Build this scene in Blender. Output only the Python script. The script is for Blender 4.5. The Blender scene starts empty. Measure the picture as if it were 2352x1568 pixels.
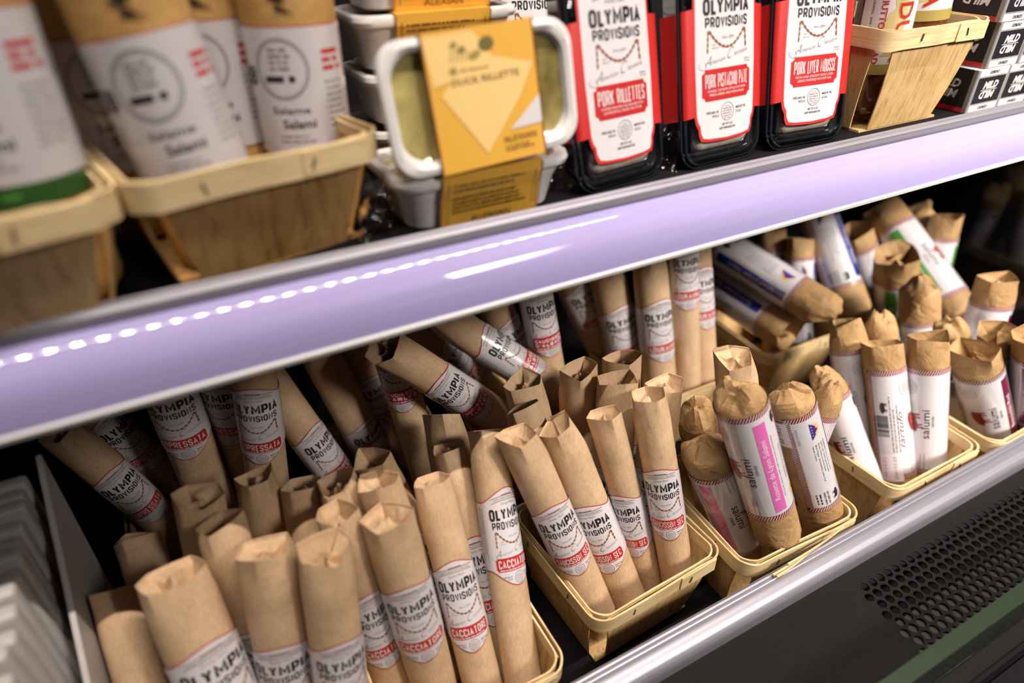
import bpy, bmesh, math, random
from mathutils import Vector, Matrix, noise

SC = bpy.context.scene
COL = SC.collection
PI = math.pi
rad = math.radians

# ------------------------------------------------------------------ camera, world, lights, exposure
FPX = 1540.0                                   # focal length in pixels of the 2352 x 1568 frame
ROT = Matrix(((0.880373556, 0.267873478, -0.391390091),
              (-0.474226413, 0.484664800, -0.734989348),
              (-0.007191153, 0.832672704, 0.553718751)))
CAM = Vector((0.0, -0.25, 0.568))


def at_y(px, py, y):
    """The point of the plane Y = y that the photograph shows at pixel (px, py)."""
    d = ROT @ Vector((px - 1176.0, -(py - 784.0), -FPX))
    return CAM + d * ((y - CAM.y) / d.y)


def at_z(px, py, z):
    d = ROT @ Vector((px - 1176.0, -(py - 784.0), -FPX))
    return CAM + d * ((z - CAM.z) / d.z)


cam_d = bpy.data.cameras.new('camera')
cam_d.sensor_width = 36.0
cam_d.lens = 36.0 * FPX / 2352.0
cam_d.clip_start = 0.01
cam_d.dof.use_dof = True
cam_d.dof.focus_distance = 0.585
cam_d.dof.aperture_fstop = 2.3
cam_o = bpy.data.objects.new('camera', cam_d)
COL.objects.link(cam_o)
cam_o.matrix_world = Matrix.Translation(CAM) @ ROT.to_4x4()
SC.camera = cam_o

SC.view_settings.view_transform = 'Standard'
SC.view_settings.look = 'None'
SC.view_settings.gamma = 1.0
SC.view_settings.use_curve_mapping = False
SC.view_settings.exposure = 0.18

w = bpy.data.worlds.new('world')
SC.world = w
w.use_nodes = True
w.node_tree.nodes['Background'].inputs[0].default_value = (0.62, 0.58, 0.66, 1)
w.node_tree.nodes['Background'].inputs[1].default_value = 0.024


def area(name, loc, target, sx, sy, power, color):
    l = bpy.data.lights.new(name, 'AREA')
    l.shape = 'RECTANGLE'
    l.size, l.size_y, l.energy, l.color = sx, sy, power, color
    o = bpy.data.objects.new(name, l)
    COL.objects.link(o)
    o.location = loc
    o.rotation_euler = (Vector(target) - Vector(loc)).to_track_quat('-Z', 'Y').to_euler()
    return o


# the row of diodes under the canopy of the cabinet, and the lights of the shop behind the camera
for i in range(32):
    area('diode', (-0.435 + i * 0.053, -0.26, 1.75), (-0.435 + i * 0.053, 0.05, 0.10), 0.014, 0.012, 1.06, (1.0, 0.90, 0.80))
lamp = area('shop_ceiling_lamp', (1.25, -1.6, 1.65), (0.95, 0.2, 0.1), 0.7, 0.4, 9.0, (1.0, 0.92, 0.84))
lamp.data.spread = rad(46)
area('shop_ceiling_lamp', (-1.0, -1.6, 2.3), (0.1, 0.1, 0.2), 0.9, 0.5, 1.2, (1.0, 0.90, 0.82))


# ------------------------------------------------------------------ materials
def newmat(name):
    m = bpy.data.materials.new(name)
    m.use_nodes = True
    nt = m.node_tree
    return m, nt, nt.nodes['Principled BSDF']


def plain(name, col, rough=0.5, metal=0.0, coat=0.0, spec=0.5, coat_rough=0.08):
    m, nt, b = newmat(name)
    b.inputs['Base Color'].default_value = (*col, 1)
    b.inputs['Roughness'].default_value = rough
    b.inputs['Metallic'].default_value = metal
    b.inputs['Coat Weight'].default_value = coat
    b.inputs['Coat Roughness'].default_value = coat_rough
    b.inputs['Specular IOR Level'].default_value = spec
    return m


def coords(nt, scale, rand=True):
    tc = nt.nodes.new('ShaderNodeTexCoord')
    mp = nt.nodes.new('ShaderNodeMapping')
    mp.inputs['Scale'].default_value = scale
    nt.links.new(tc.outputs['Object'], mp.inputs['Vector'])
    if rand:
        oi = nt.nodes.new('ShaderNodeObjectInfo')
        mul = nt.nodes.new('ShaderNodeMath')
        mul.operation = 'MULTIPLY'
        mul.inputs[1].default_value = 37.0
        nt.links.new(oi.outputs['Random'], mul.inputs[0])
        nt.links.new(mul.outputs[0], mp.inputs['Location'])
    return mp


def ntex(nt, mp, scale, detail=4.0, rough=0.55, dist=0.0):
    n = nt.nodes.new('ShaderNodeTexNoise')
    n.inputs['Scale'].default_value = scale
    n.inputs['Detail'].default_value = detail
    n.inputs['Roughness'].default_value = rough
    n.inputs['Distortion'].default_value = dist
    nt.links.new(mp.outputs[0], n.inputs['Vector'])
    return n


def ramp(nt, src, stops):
    r = nt.nodes.new('ShaderNodeValToRGB')
    els = r.color_ramp.elements
    while len(els) < len(stops):
        els.new(0.5)
    for e, (p, c) in zip(els, stops):
        e.position = p
        e.color = (*c, 1)
    nt.links.new(src, r.inputs[0])
    return r


def mixc(nt, fac, a, b, mode='MIX'):
    mx = nt.nodes.new('ShaderNodeMix')
    mx.data_type = 'RGBA'
    mx.blend_type = mode
    for s, v in ((0, fac), (6, a), (7, b)):
        if hasattr(v, 'links'):
            nt.links.new(v, mx.inputs[s])
        else:
            mx.inputs[s].default_value = v if s == 0 else (*v, 1)
    return mx.outputs[2]


def bump(nt, b, src, strength, dist):
    bp = nt.nodes.new('ShaderNodeBump')
    bp.inputs['Strength'].default_value = strength
    bp.inputs['Distance'].default_value = dist
    nt.links.new(src, bp.inputs['Height'])
    nt.links.new(bp.outputs[0], b.inputs['Normal'])


def kraft(name, dark, light, crumple, rough=0.62):
    """Brown wrapping paper: cloudy pulp, fine fibres, the odd dark fleck."""
    m, nt, b = newmat(name)
    mp = coords(nt, (1, 1, 1))
    n1 = ntex(nt, mp, 45, 5)
    base = ramp(nt, n1.outputs[0], [(0.3, dark), (0.7, light)])
    mp2 = coords(nt, (1, 1, 0.25))
    n2 = ntex(nt, mp2, 900, 3)
    fib = ramp(nt, n2.outputs[0], [(0.35, (0.86, 0.86, 0.86)), (0.65, (1.06, 1.06, 1.06))])
    c1 = mixc(nt, 1.0, base.outputs[0], fib.outputs[0], 'MULTIPLY')
    v = nt.nodes.new('ShaderNodeTexVoronoi')
    v.inputs['Scale'].default_value = 130
    nt.links.new(mp.outputs[0], v.inputs['Vector'])
    fl = ramp(nt, v.outputs['Distance'], [(0.035, (0.30, 0.22, 0.16)), (0.07, (1, 1, 1))])
    c2 = mixc(nt, 0.6, c1, fl.outputs[0], 'MULTIPLY')
    nt.links.new(c2, b.inputs['Base Color'])
    b.inputs['Roughness'].default_value = rough
    b.inputs['Specular IOR Level'].default_value = 0.28
    n3 = ntex(nt, mp, 70, 3, 0.5, 1.0)
    bump(nt, b, n3.outputs[0], crumple, 0.004)
    return m


def wood(name, dark, light, scale, rough=0.55):
    """Thin poplar veneer: the grain runs along the axis with the small scale."""
    m, nt, b = newmat(name)
    mp = coords(nt, scale)
    n1 = ntex(nt, mp, 1.0, 5, 0.6, 0.4)
    c = ramp(nt, n1.outputs[0], [(0.28, dark), (0.52, light), (0.75, tuple(min(1, x * 1.08) for x in light))])
    mp2 = coords(nt, (1, 1, 1))
    n2 = ntex(nt, mp2, 22, 2)
    bl = ramp(nt, n2.outputs[0], [(0.30, (0.80, 0.74, 0.66)), (0.55, (1, 1, 1))])
    nt.links.new(mixc(nt, 0.8, c.outputs[0], bl.outputs[0], 'MULTIPLY'), b.inputs['Base Color'])
    b.inputs['Roughness'].default_value = rough
    b.inputs['Specular IOR Level'].default_value = 0.3
    bump(nt, b, n1.outputs[0], 0.25, 0.001)
    return m


M = {}
M['kraft'] = kraft('smooth_kraft_paper', (0.52, 0.345, 0.200), (0.64, 0.440, 0.270), 0.10)
M['kraft_soft'] = kraft('crinkled_kraft_paper', (0.32, 0.188, 0.080), (0.44, 0.272, 0.125), 0.55)
M['kraft_gold'] = kraft('golden_kraft_paper', (0.42, 0.235, 0.075), (0.52, 0.310, 0.110), 0.2)
M['band'] = wood('pale_veneer', (0.56, 0.390, 0.185), (0.74, 0.560, 0.310), (30, 30, 500))
M['panel_x'] = wood('veneer_upright_grain', (0.40, 0.235, 0.080), (0.64, 0.430, 0.195), (260, 260, 12))
M['panel_dark'] = wood('stained_veneer', (0.26, 0.120, 0.035), (0.50, 0.290, 0.105), (150, 150, 10))
M['edge'] = plain('veneer_edge', (0.45, 0.30, 0.12), 0.7)
M['staple'] = plain('staple_wire', (0.10, 0.09, 0.08), 0.4, 0.8)
M['white'] = plain('label_paper', (0.64, 0.60, 0.625), 0.30, coat=0.35, coat_rough=0.18)
M['dimmed_white'] = plain('dimmed_label_paper', (0.56, 0.53, 0.55), 0.28, coat=1.0, coat_rough=0.06)  # large salamis' label white, darkened in colour to stand for dimmer light there
M['shrink_white'] = plain('glossy_label', (0.62, 0.59, 0.62), 0.25, coat=1.0, coat_rough=0.07)
M['ink'] = plain('black_ink', (0.012, 0.010, 0.014), 0.38)
M['grey_ink'] = plain('grey_ink', (0.20, 0.18, 0.19), 0.4)
M['red'] = plain('red_ink', (0.47, 0.022, 0.024), 0.32, coat=0.3, coat_rough=0.2)
M['red_bright'] = plain('red_card', (0.52, 0.022, 0.020), 0.38, coat=0.2)
M['maroon'] = plain('maroon_ink', (0.20, 0.012, 0.016), 0.3, coat=0.8)
M['brown'] = plain('sausage_brown', (0.23, 0.085, 0.035), 0.4)
M['tan'] = plain('ochre_ink', (0.52, 0.24, 0.06), 0.4)
M['pig'] = plain('pig_red', (0.25, 0.018, 0.014), 0.3, coat=0.6)
M['pink'] = plain('pink_ink', (0.66, 0.135, 0.42), 0.3, coat=1.0)
M['purple'] = plain('wine_ink', (0.17, 0.006, 0.050), 0.3, coat=1.0)
M['blue'] = plain('navy_ink', (0.012, 0.028, 0.26), 0.3, coat=1.0)
M['violet'] = plain('violet_ink', (0.055, 0.025, 0.25), 0.3, coat=0.8)
M['green'] = plain('green_ink', (0.085, 0.30, 0.055), 0.3, coat=1.0)
M['sun'] = plain('sun_yellow', (0.80, 0.40, 0.02), 0.35)
M['cream_ink'] = plain('white_ink', (0.70, 0.65, 0.65), 0.35)
M['gold'] = plain('gold_ink', (0.36, 0.27, 0.075), 0.35)
M['gold_pale'] = plain('pale_gold_ink', (0.55, 0.44, 0.21), 0.35)
M['sticker'] = plain('sticker_paper', (0.72, 0.62, 0.66), 0.4)
M['dark_green'] = plain('dark_green_ink', (0.018, 0.085, 0.018), 0.3, coat=0.6)
M['black_metal'] = None
M['white_plastic'] = plain('white_plastic', (0.46, 0.43, 0.41), 0.38)
M['tray_white'] = plain('tray_white', (0.74, 0.71, 0.70), 0.30, coat=0.3)
M['black_plastic'] = plain('black_plastic', (0.012, 0.014, 0.020), 0.14, coat=1.0, coat_rough=0.05)
M['mustard'] = plain('mustard_card', (0.76, 0.405, 0.055), 0.42)
M['mustard_light'] = plain('toast_print', (0.86, 0.58, 0.22), 0.42)
M['mustard_dark'] = plain('brown_print', (0.12, 0.060, 0.012), 0.42)
M['berry'] = plain('berry_print', (0.16, 0.12, 0.03), 0.42)
M['box_black'] = plain('black_card', (0.016, 0.015, 0.020), 0.35)
M['box_white'] = plain('white_card', (0.56, 0.525, 0.53), 0.45)
M['box_grey'] = plain('grey_card', (0.30, 0.285, 0.27), 0.3, 0.3)


def mat_film(name='clear_film'):
    """Thin clear plastic: see-through, with sharp glints that grow at grazing angles."""
    m, nt, b = newmat(name)
    nt.nodes.remove(b)
    tr = nt.nodes.new('ShaderNodeBsdfTransparent')
    gl = nt.nodes.new('ShaderNodeBsdfGlossy')
    gl.inputs['Roughness'].default_value = 0.08
    lw = nt.nodes.new('ShaderNodeLayerWeight')
    lw.inputs['Blend'].default_value = 0.35
    mx = nt.nodes.new('ShaderNodeMixShader')
    mp = coords(nt, (1, 1, 1))
    n = ntex(nt, mp, 80, 2, 0.5, 1.2)
    bp = nt.nodes.new('ShaderNodeBump')
    bp.inputs['Strength'].default_value = 0.35
    bp.inputs['Distance'].default_value = 0.003
    nt.links.new(n.outputs[0], bp.inputs['Height'])
    nt.links.new(bp.outputs[0], gl.inputs['Normal'])
    nt.links.new(lw.outputs['Fresnel'], mx.inputs[0])
    nt.links.new(tr.outputs[0], mx.inputs[1])
    nt.links.new(gl.outputs[0], mx.inputs[2])
    nt.links.new(mx.outputs[0], nt.nodes['Material Output'].inputs['Surface'])
    return m


M['film'] = mat_film()


def mat_noise2(name, c1, c2, scale, rough, coat=0.0, bumpy=0.0, metal=0.0):
    m, nt, b = newmat(name)
    mp = coords(nt, (1, 1, 1))
    n = ntex(nt, mp, scale, 5)
    nt.links.new(ramp(nt, n.outputs[0], [(0.35, c1), (0.65, c2)]).outputs[0], b.inputs['Base Color'])
    b.inputs['Roughness'].default_value = rough
    b.inputs['Coat Weight'].default_value = coat
    b.inputs['Metallic'].default_value = metal
    if bumpy:
        bump(nt, b, n.outputs[0], bumpy, 0.003)
    return m


M['rillette'] = mat_noise2('potted_duck_fat', (0.10, 0.065, 0.012), (0.55, 0.46, 0.17), 20, 0.25, 1.0, 0.3)
M['pate'] = mat_noise2('pale_pate', (0.46, 0.34, 0.24), (0.60, 0.56, 0.50), 60, 0.2, 1.0, 0.06)
M['casing'] = mat_noise2('dark_sausage_casing', (0.045, 0.008, 0.002), (0.17, 0.050, 0.010), 70, 0.18, 1.0, 0.5)
M['black_metal'] = mat_noise2('black_painted_steel', (0.011, 0.0098, 0.0098), (0.015, 0.0135, 0.0135), 500, 0.62)
M['black_metal'].node_tree.nodes['Principled BSDF'].inputs['Specular IOR Level'].default_value = 0.06
M['liner_black'] = plain('black_liner', (0.006, 0.005, 0.006), 0.75, spec=0.15)  # own black of the case panels, duct, plinth and shelf plate
M['gloss_black'] = plain('black_glass', (0.010, 0.009, 0.012), 0.10, spec=0.5)
M['glass_edge'] = plain('ground_glass_edge', (0.020, 0.034, 0.017), 0.35)
M['grey_sheet'] = plain('grey_sheet', (0.024, 0.021, 0.021), 0.6)


def mat_alu():
    m, nt, b = newmat('brushed_aluminium')
    b.inputs['Metallic'].default_value = 0.6
    b.inputs['Roughness'].default_value = 0.42
    mp = coords(nt, (2, 700, 700), False)
    n = ntex(nt, mp, 1.0, 3)
    nt.links.new(ramp(nt, n.outputs[0], [(0.3, (0.26, 0.245, 0.285)), (0.7, (0.38, 0.36, 0.41))]).outputs[0], b.inputs['Base Color'])
    bump(nt, b, n.outputs[0], 0.08, 0.0006)
    return m


M['alu'] = mat_alu()


def mat_rail():
    m, nt, b = newmat('lavender_price_rail')
    mp = coords(nt, (1.5, 60, 60), False)
    n = ntex(nt, mp, 3.0, 3)
    nt.links.new(ramp(nt, n.outputs[0], [(0.3, (0.33, 0.285, 0.53)), (0.7, (0.365, 0.315, 0.575))]).outputs[0], b.inputs['Base Color'])
    b.inputs['Roughness'].default_value = 0.55
    b.inputs['Specular IOR Level'].default_value = 0.15
    b.inputs['Coat Weight'].default_value = 0.8
    b.inputs['Coat Roughness'].default_value = 0.04
    return m


M['rail'] = mat_rail()


def mat_glass():
    m, nt, b = newmat('green_edged_glass')
    b.inputs['Base Color'].default_value = (0.62, 0.86, 0.66, 1)
    b.inputs['Roughness'].default_value = 0.02
    b.inputs['Transmission Weight'].default_value = 1.0
    b.inputs['IOR'].default_value = 1.48
    vol = nt.nodes.new('ShaderNodeVolumeAbsorption')
    vol.inputs[0].default_value = (0.35, 0.72, 0.42, 1)
    vol.inputs[1].default_value = 18.0
    nt.links.new(vol.outputs[0], nt.nodes['Material Output'].inputs['Volume'])
    return m


M['glass'] = mat_glass()


# ------------------------------------------------------------------ object helpers
def link(name, me, parent=None, loc=None, rot=None):
    o = bpy.data.objects.new(name, me)
    COL.objects.link(o)
    if parent:
        o.parent = parent
    if loc is not None:
        o.location = loc
    if rot is not None:
        o.rotation_euler = rot
    return o


def tag(o, label, cat, group=None):
    o['label'] = label
    o['category'] = cat
    if group:
        o['group'] = group
    return o


def root(name, loc, label, cat, group=None, rot=(0, 0, 0)):
    o = link(name, None, None, loc, rot)
    o.empty_display_size = 0.02
    return tag(o, label, cat, group)


def mesh(name, bm, mats, smooth=None):
    """bmesh -> mesh; mats is a material key or a list of keys; smooth = sharp angle in degrees."""
    me = bpy.data.meshes.new(name)
    bm.to_mesh(me)
    bm.free()
    for k in ([mats] if isinstance(mats, str) else mats):
        me.materials.append(M[k])
    if smooth is not None:
        me.shade_smooth()
        me.set_sharp_from_angle(angle=rad(smooth))
    return me


def box(bm, x0, x1, y0, y1, z0, z1, bev=0.0, seg=2, mi=0):
    r = bmesh.ops.create_cube(bm, size=1.0)
    vs = r['verts']
    for v in vs:
        v.co = Vector((x0 + (v.co.x + .5) * (x1 - x0), y0 + (v.co.y + .5) * (y1 - y0), z0 + (v.co.z + .5) * (z1 - z0)))
    fs = {f for v in vs for f in v.link_faces}
    for f in fs:
        f.material_index = mi
    if bev > 0:
        es = list({e for v in vs for e in v.link_edges})
        rb = bmesh.ops.bevel(bm, geom=es, offset=bev, segments=seg, profile=0.5, affect='EDGES')
        for f in rb['faces']:
            f.material_index = mi
    return bm


def sweep_x(bm, prof, x0, x1, n=1, mi=0):
    """A closed (y, z) profile drawn along X, with end caps."""
    rows = []
    for i in range(n + 1):
        x = x0 + (x1 - x0) * i / n
        rows.append([bm.verts.new((x, y, z)) for y, z in prof])
    k = len(prof)
    for a, b in zip(rows, rows[1:]):
        for j in range(k):
            f = bm.faces.new((a[j], a[(j + 1) % k], b[(j + 1) % k], b[j]))
            f.material_index = mi
    bm.faces.new(rows[0][::-1]).material_index = mi
    bm.faces.new(rows[-1]).material_index = mi
    bmesh.ops.recalc_face_normals(bm, faces=bm.faces[:])


def loft(bm, rings, cap0=True, cap1=True, mi=0, closed=True):
    R = [[bm.verts.new(p) for p in r] for r in rings]
    n = len(R[0])
    for a, b in zip(R, R[1:]):
        for j in range(n if closed else n - 1):
            f = bm.faces.new((a[j], a[(j + 1) % n], b[(j + 1) % n], b[j]))
            f.material_index = mi
    if cap0:
        bm.faces.new(R[0][::-1]).material_index = mi
    if cap1:
        bm.faces.new(R[-1]).material_index = mi
    return R


def rrect(hx, hy, r, n=6, cx=0.0, cy=0.0):
    """Points of a rounded rectangle, counter-clockwise."""
    out = []
    for sx, sy, a0 in ((1, -1, -90), (1, 1, 0), (-1, 1, 90), (-1, -1, 180)):
        for i in range(n + 1):
            a = rad(a0 + 90 * i / n)
            out.append((cx + sx * (hx - r) + r * math.cos(a), cy + sy * (hy - r) + r * math.sin(a)))
    return out


# ------------------------------------------------------------------ printing: flat art that can be wrapped on a cylinder
STROKES = {  # block capitals on a unit square (x, y); drawn with a fat pen
    'A': [[(0, 0), (.5, 1), (1, 0)], [(.22, .33), (.78, .33)]],
    'B': [[(0, 0), (0, 1), (.75, 1), (.95, .85), (.95, .65), (.75, .52), (0, .52)], [(.75, .52), (1, .38), (1, .15), (.78, 0), (0, 0)]],
    'C': [[(1, .72), (1, .84), (.8, 1), (.2, 1), (0, .84), (0, .16), (.2, 0), (.8, 0), (1, .16), (1, .28)]],
    'D': [[(0, 0), (0, 1), (.72, 1), (1, .8), (1, .2), (.72, 0), (0, 0)]],
    'E': [[(1, 1), (0, 1), (0, 0), (1, 0)], [(0, .5), (.8, .5)]],
    'F': [[(1, 1), (0, 1), (0, 0)], [(0, .5), (.8, .5)]],
    'G': [[(1, .75), (1, .84), (.8, 1), (.2, 1), (0, .84), (0, .16), (.2, 0), (.8, 0), (1, .16), (1, .45), (.6, .45)]],
    'H': [[(0, 0), (0, 1)], [(1, 0), (1, 1)], [(0, .5), (1, .5)]],
    'I': [[(.5, 0), (.5, 1)]],
    'K': [[(0, 0), (0, 1)], [(1, 1), (.05, .45)], [(.3, .6), (1, 0)]],
    'L': [[(0, 1), (0, 0), (1, 0)]],
    'M': [[(0, 0), (0, 1), (.5, .3), (1, 1), (1, 0)]],
    'N': [[(0, 0), (0, 1), (1, 0), (1, 1)]],
    'O': [[(.22, 0), (.78, 0), (1, .17), (1, .83), (.78, 1), (.22, 1), (0, .83), (0, .17), (.22, 0)]],
    'P': [[(0, 0), (0, 1), (.78, 1), (1, .86), (1, .58), (.78, .44), (0, .44)]],
    'R': [[(0, 0), (0, 1), (.78, 1), (1, .86), (1, .60), (.78, .47), (0, .47)], [(.55, .47), (1, 0)]],
    'S': [[(1, .76), (1, .85), (.8, 1), (.2, 1), (0, .85), (0, .67), (.2, .55), (.8, .45), (1, .33), (1, .15), (.8, 0), (.2, 0), (0, .15), (0, .24)]],
    'T': [[(0, 1), (1, 1)], [(.5, 0), (.5, 1)]],
    'U': [[(0, 1), (0, .17), (.22, 0), (.78, 0), (1, .17), (1, 1)]],
    'V': [[(0, 1), (.5, 0), (1, 1)]],
    'X': [[(0, 1), (1, 0)], [(0, 0), (1, 1)]],
    'Y': [[(0, 1), (.5, .45), (1, 1)], [(.5, .45), (.5, 0)]],
    'Z': [[(0, 1), (1, 1), (0, 0), (1, 0)]],
    "'": [[(.5, 1), (.4, .75)]],
}
WIDTHS = {'I': .32, "'": .25, 'M': 1.3, 'L': .88, 'E': .85, 'T': .95, 'N': 1.05}
_fonts = {}


def font_faces(s, bold, shear):
    key = (s, bold, shear)
    if key not in _fonts:
        cu = bpy.data.curves.new('lettering', 'FONT')
        cu.body = s
        cu.size = 1.0
        cu.offset = bold
        cu.shear = shear
        cu.resolution_u = 2
        o = bpy.data.objects.new('lettering', cu)
        COL.objects.link(o)
        bpy.context.view_layer.update()
        ev = o.evaluated_get(bpy.context.evaluated_depsgraph_get())
        me = ev.to_mesh()
        vs = [(v.co.x, v.co.y) for v in me.vertices]
        fs = [tuple(p.vertices) for p in me.polygons]
        ev.to_mesh_clear()
        bpy.data.objects.remove(o)
        bpy.data.curves.remove(cu)
        xs = [v[0] for v in vs] or [0, 1]
        ys = [v[1] for v in vs] or [0, 1]
        _fonts[key] = (vs, fs, min(xs), max(xs), min(ys), max(ys))
    return _fonts[key]


class Art:
    def __init__(self):
        self.items = []          # (verts, faces, material key, layer)

    def add(self, vs, fs, mat, layer, warp=None):
        if warp:
            vs = [warp(x, y) for x, y in vs]
        self.items.append((list(vs), list(fs), mat, layer))

    def poly(self, pts, mat, layer, warp=None):
        self.add(pts, [tuple(range(len(pts)))], mat, layer, warp)

    def rect(self, x0, y0, x1, y1, mat, layer, warp=None):
        self.poly([(x0, y0), (x1, y0), (x1, y1), (x0, y1)], mat, layer, warp)

    def ellipse(self, cx, cy, rx, ry, mat, layer, n=24, rot=0.0, warp=None):
        c, s = math.cos(rot), math.sin(rot)
        pts = []
        for i in range(n):
            a = 2 * PI * i / n
            x, y = rx * math.cos(a), ry * math.sin(a)
            pts.append((cx + x * c - y * s, cy + x * s + y * c))
        self.poly(pts, mat, layer, warp)

    def stroke(self, pts, th, mat, layer, warp=None):
        """A polyline drawn with a pen of width th, mitred; closed when first == last."""
        closed = len(pts) > 2 and pts[0] == pts[-1]
        P = [Vector(p) for p in (pts[:-1] if closed else pts)]
        n = len(P)
        L, Rr = [], []
        for i in range(n):
            a = P[i - 1] if (i or closed) else None
            b = P[(i + 1) % n] if (i < n - 1 or closed) else None
            d1 = (P[i] - a).normalized() if a is not None and (P[i] - a).length > 1e-9 else None
            d2 = (b - P[i]).normalized() if b is not None and (b - P[i]).length > 1e-9 else None
            d1 = d1 or d2
            d2 = d2 or d1
            if d1 is None:
                d1 = d2 = Vector((1, 0))
            n1, n2 = Vector((-d1.y, d1.x)), Vector((-d2.y, d2.x))
            m = n1 + n2
            m = n1 if m.length < 1e-6 else m.normalized()
            k = min(1.6, 1.0 / max(0.3, m.dot(n1)))
            L.append(tuple(P[i] + m * th * .5 * k))
            Rr.append(tuple(P[i] - m * th * .5 * k))
        vs = L + Rr
        fs = [(i, i + 1, n + i + 1, n + i) for i in range(n - 1)]
        if closed:
            fs.append((n - 1, 0, n, 2 * n - 1))
        self.add(vs, fs, mat, layer, warp)

    def ring(self, cx, cy, rx, ry, th, mat, layer, n=36, warp=None):
        pts = [(cx + rx * math.cos(2 * PI * i / n), cy + ry * math.sin(2 * PI * i / n)) for i in range(n)]
        self.stroke(pts + [pts[0]], th, mat, layer, warp)

    def block(self, s, x0, y0, width, h, mat, layer, pen=0.24, gap=0.30, warp=None, squash=None):
        """Fat block capitals filling the given width and height."""
        adv = [0.55 if c == ' ' else WIDTHS.get(c, 1.0) for c in s]
        tot = sum(adv) + gap * (len(s) - 1) - .16 * s[:-1].count('L')
        u = width / tot
        x = x0
        th = pen * u
        thy = min(th, h * .3)
        for c, a in zip(s, adv):
            if c in STROKES:
                w_ = a * u
                for line in STROKES[c]:
                    pts = [(x + th / 2 + px * (w_ - th), y0 + thy / 2 + py * (h - thy)) for px, py in line]
                    self.stroke(pts, th, mat, layer, warp)
            x += (a + gap - (.16 if c == 'L' else 0)) * u

    def text(self, s, x, y, h, mat, layer, width=None, bold=0.0, shear=0.0, align='C', rot=0.0, warp=None, cap=True):
        """Lettering; h is the height of a capital; width squeezes or stretches the line."""
        vs, fs, a, b, c, d = font_faces(s, bold, shear)
        k = h / 0.73
        kx = k if width is None else width / max(1e-6, b - a)
        off = {'C': -(a + b) / 2, 'L': -a, 'R': -b}[align]
        cr, sr = math.cos(rot), math.sin(rot)
        out = []
        for vx, vy in vs:
            lx, ly = (vx + off) * kx, vy * k
            out.append((x + lx * cr - ly * sr, y + lx * sr + ly * cr))
        self.add(out, fs, mat, layer, warp)

    def dashes(self, x0, y0, w_, rows, pitch, th, mat, layer, seed=1, rot=0.0, ragged=.25):
        """Print too small to read in the photograph: rows of short word-long strokes."""
        rg = random.Random(seed)
        cr, sr = math.cos(rot), math.sin(rot)
        for r in range(rows):
            x = 0.0
            end = w_ * (1 - rg.random() * ragged)
            while x < end:
                l = min(end - x, th * rg.choice((1.5, 2.5, 3.5, 5, 6)))
                y = -r * pitch
                q = [(x, y), (x + l, y), (x + l, y + th), (x, y + th)]
                self.poly([(x0 + a * cr - b * sr, y0 + a * sr + b * cr) for a, b in q], mat, layer)
                x += l + th * .9

    def build(self, name, R=None, step=0.0022, lift=0.00009, base=0.0, bend=None):
        """One mesh of all the layers; R wraps it on a cylinder (u = 0 on local -Y), else it lies in XZ facing -Y."""
        keys = []
        me = bpy.data.meshes.new(name)
        bm = bmesh.new()
        for vs, fs, mat, layer in self.items:
            if mat not in keys:
                keys.append(mat)
            mi = keys.index(mat)
            bv = [bm.verts.new((x, layer, y)) for x, y in vs]
            for f in fs:
                try:
                    g = bm.faces.new([bv[i] for i in f])
                    g.material_index = mi
                except ValueError:
                    pass
        if R or bend:
            us = [v.co.x for v in bm.verts]
            u = math.floor(min(us) / step) * step
            while u < max(us):
                geom = bm.verts[:] + bm.edges[:] + bm.faces[:]
                bmesh.ops.bisect_plane(bm, geom=geom, dist=1e-7, plane_co=(u, 0, 0), plane_no=(1, 0, 0))
                u += step
        for f in bm.faces:
            f.normal_update()
            if f.normal.y > 0:
                f.normal_flip()
        for v in bm.verts:
            u, lay, z = v.co
            rr = base + lay * lift
            if R:
                t = u / R - PI / 2
                v.co = ((R + rr) * math.cos(t), (R + rr) * math.sin(t), z)
            else:
                if bend:
                    u2, dy = bend(u, z)
                    v.co = (u2, dy - rr, z)
                else:
                    v.co = (u, -rr, z)
        bm.to_mesh(me)
        bm.free()
        for k in keys:
            me.materials.append(M[k])
        if R or bend:
            me.shade_smooth()
        return me


# ------------------------------------------------------------------ label art
def chain_links(art, pts, wid, mat, layer, warp=None):
    """Sausage links strung along a polyline."""
    for (x0, y0), (x1, y1) in zip(pts, pts[1:]):
        L = math.hypot(x1 - x0, y1 - y0)
        art.ellipse((x0 + x1) / 2, (y0 + y1) / 2, L * .46, wid, mat, layer, 12, math.atan2(y1 - y0, x1 - x0), warp)
    art.stroke(pts, wid * .5, mat, layer, warp)


def resample(pts, n):
    seg = [math.dist(a, b) for a, b in zip(pts, pts[1:])]
    tot = sum(seg)
    out = []
    for i in range(n + 1):
        d = tot * i / n
        for (a, b), s in zip(zip(pts, pts[1:]), seg):
            if d <= s + 1e-12:
                t = d / s
                out.append((a[0] + (b[0] - a[0]) * t, a[1] + (b[1] - a[1]) * t))
                break
            d -= s
    return out


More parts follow.
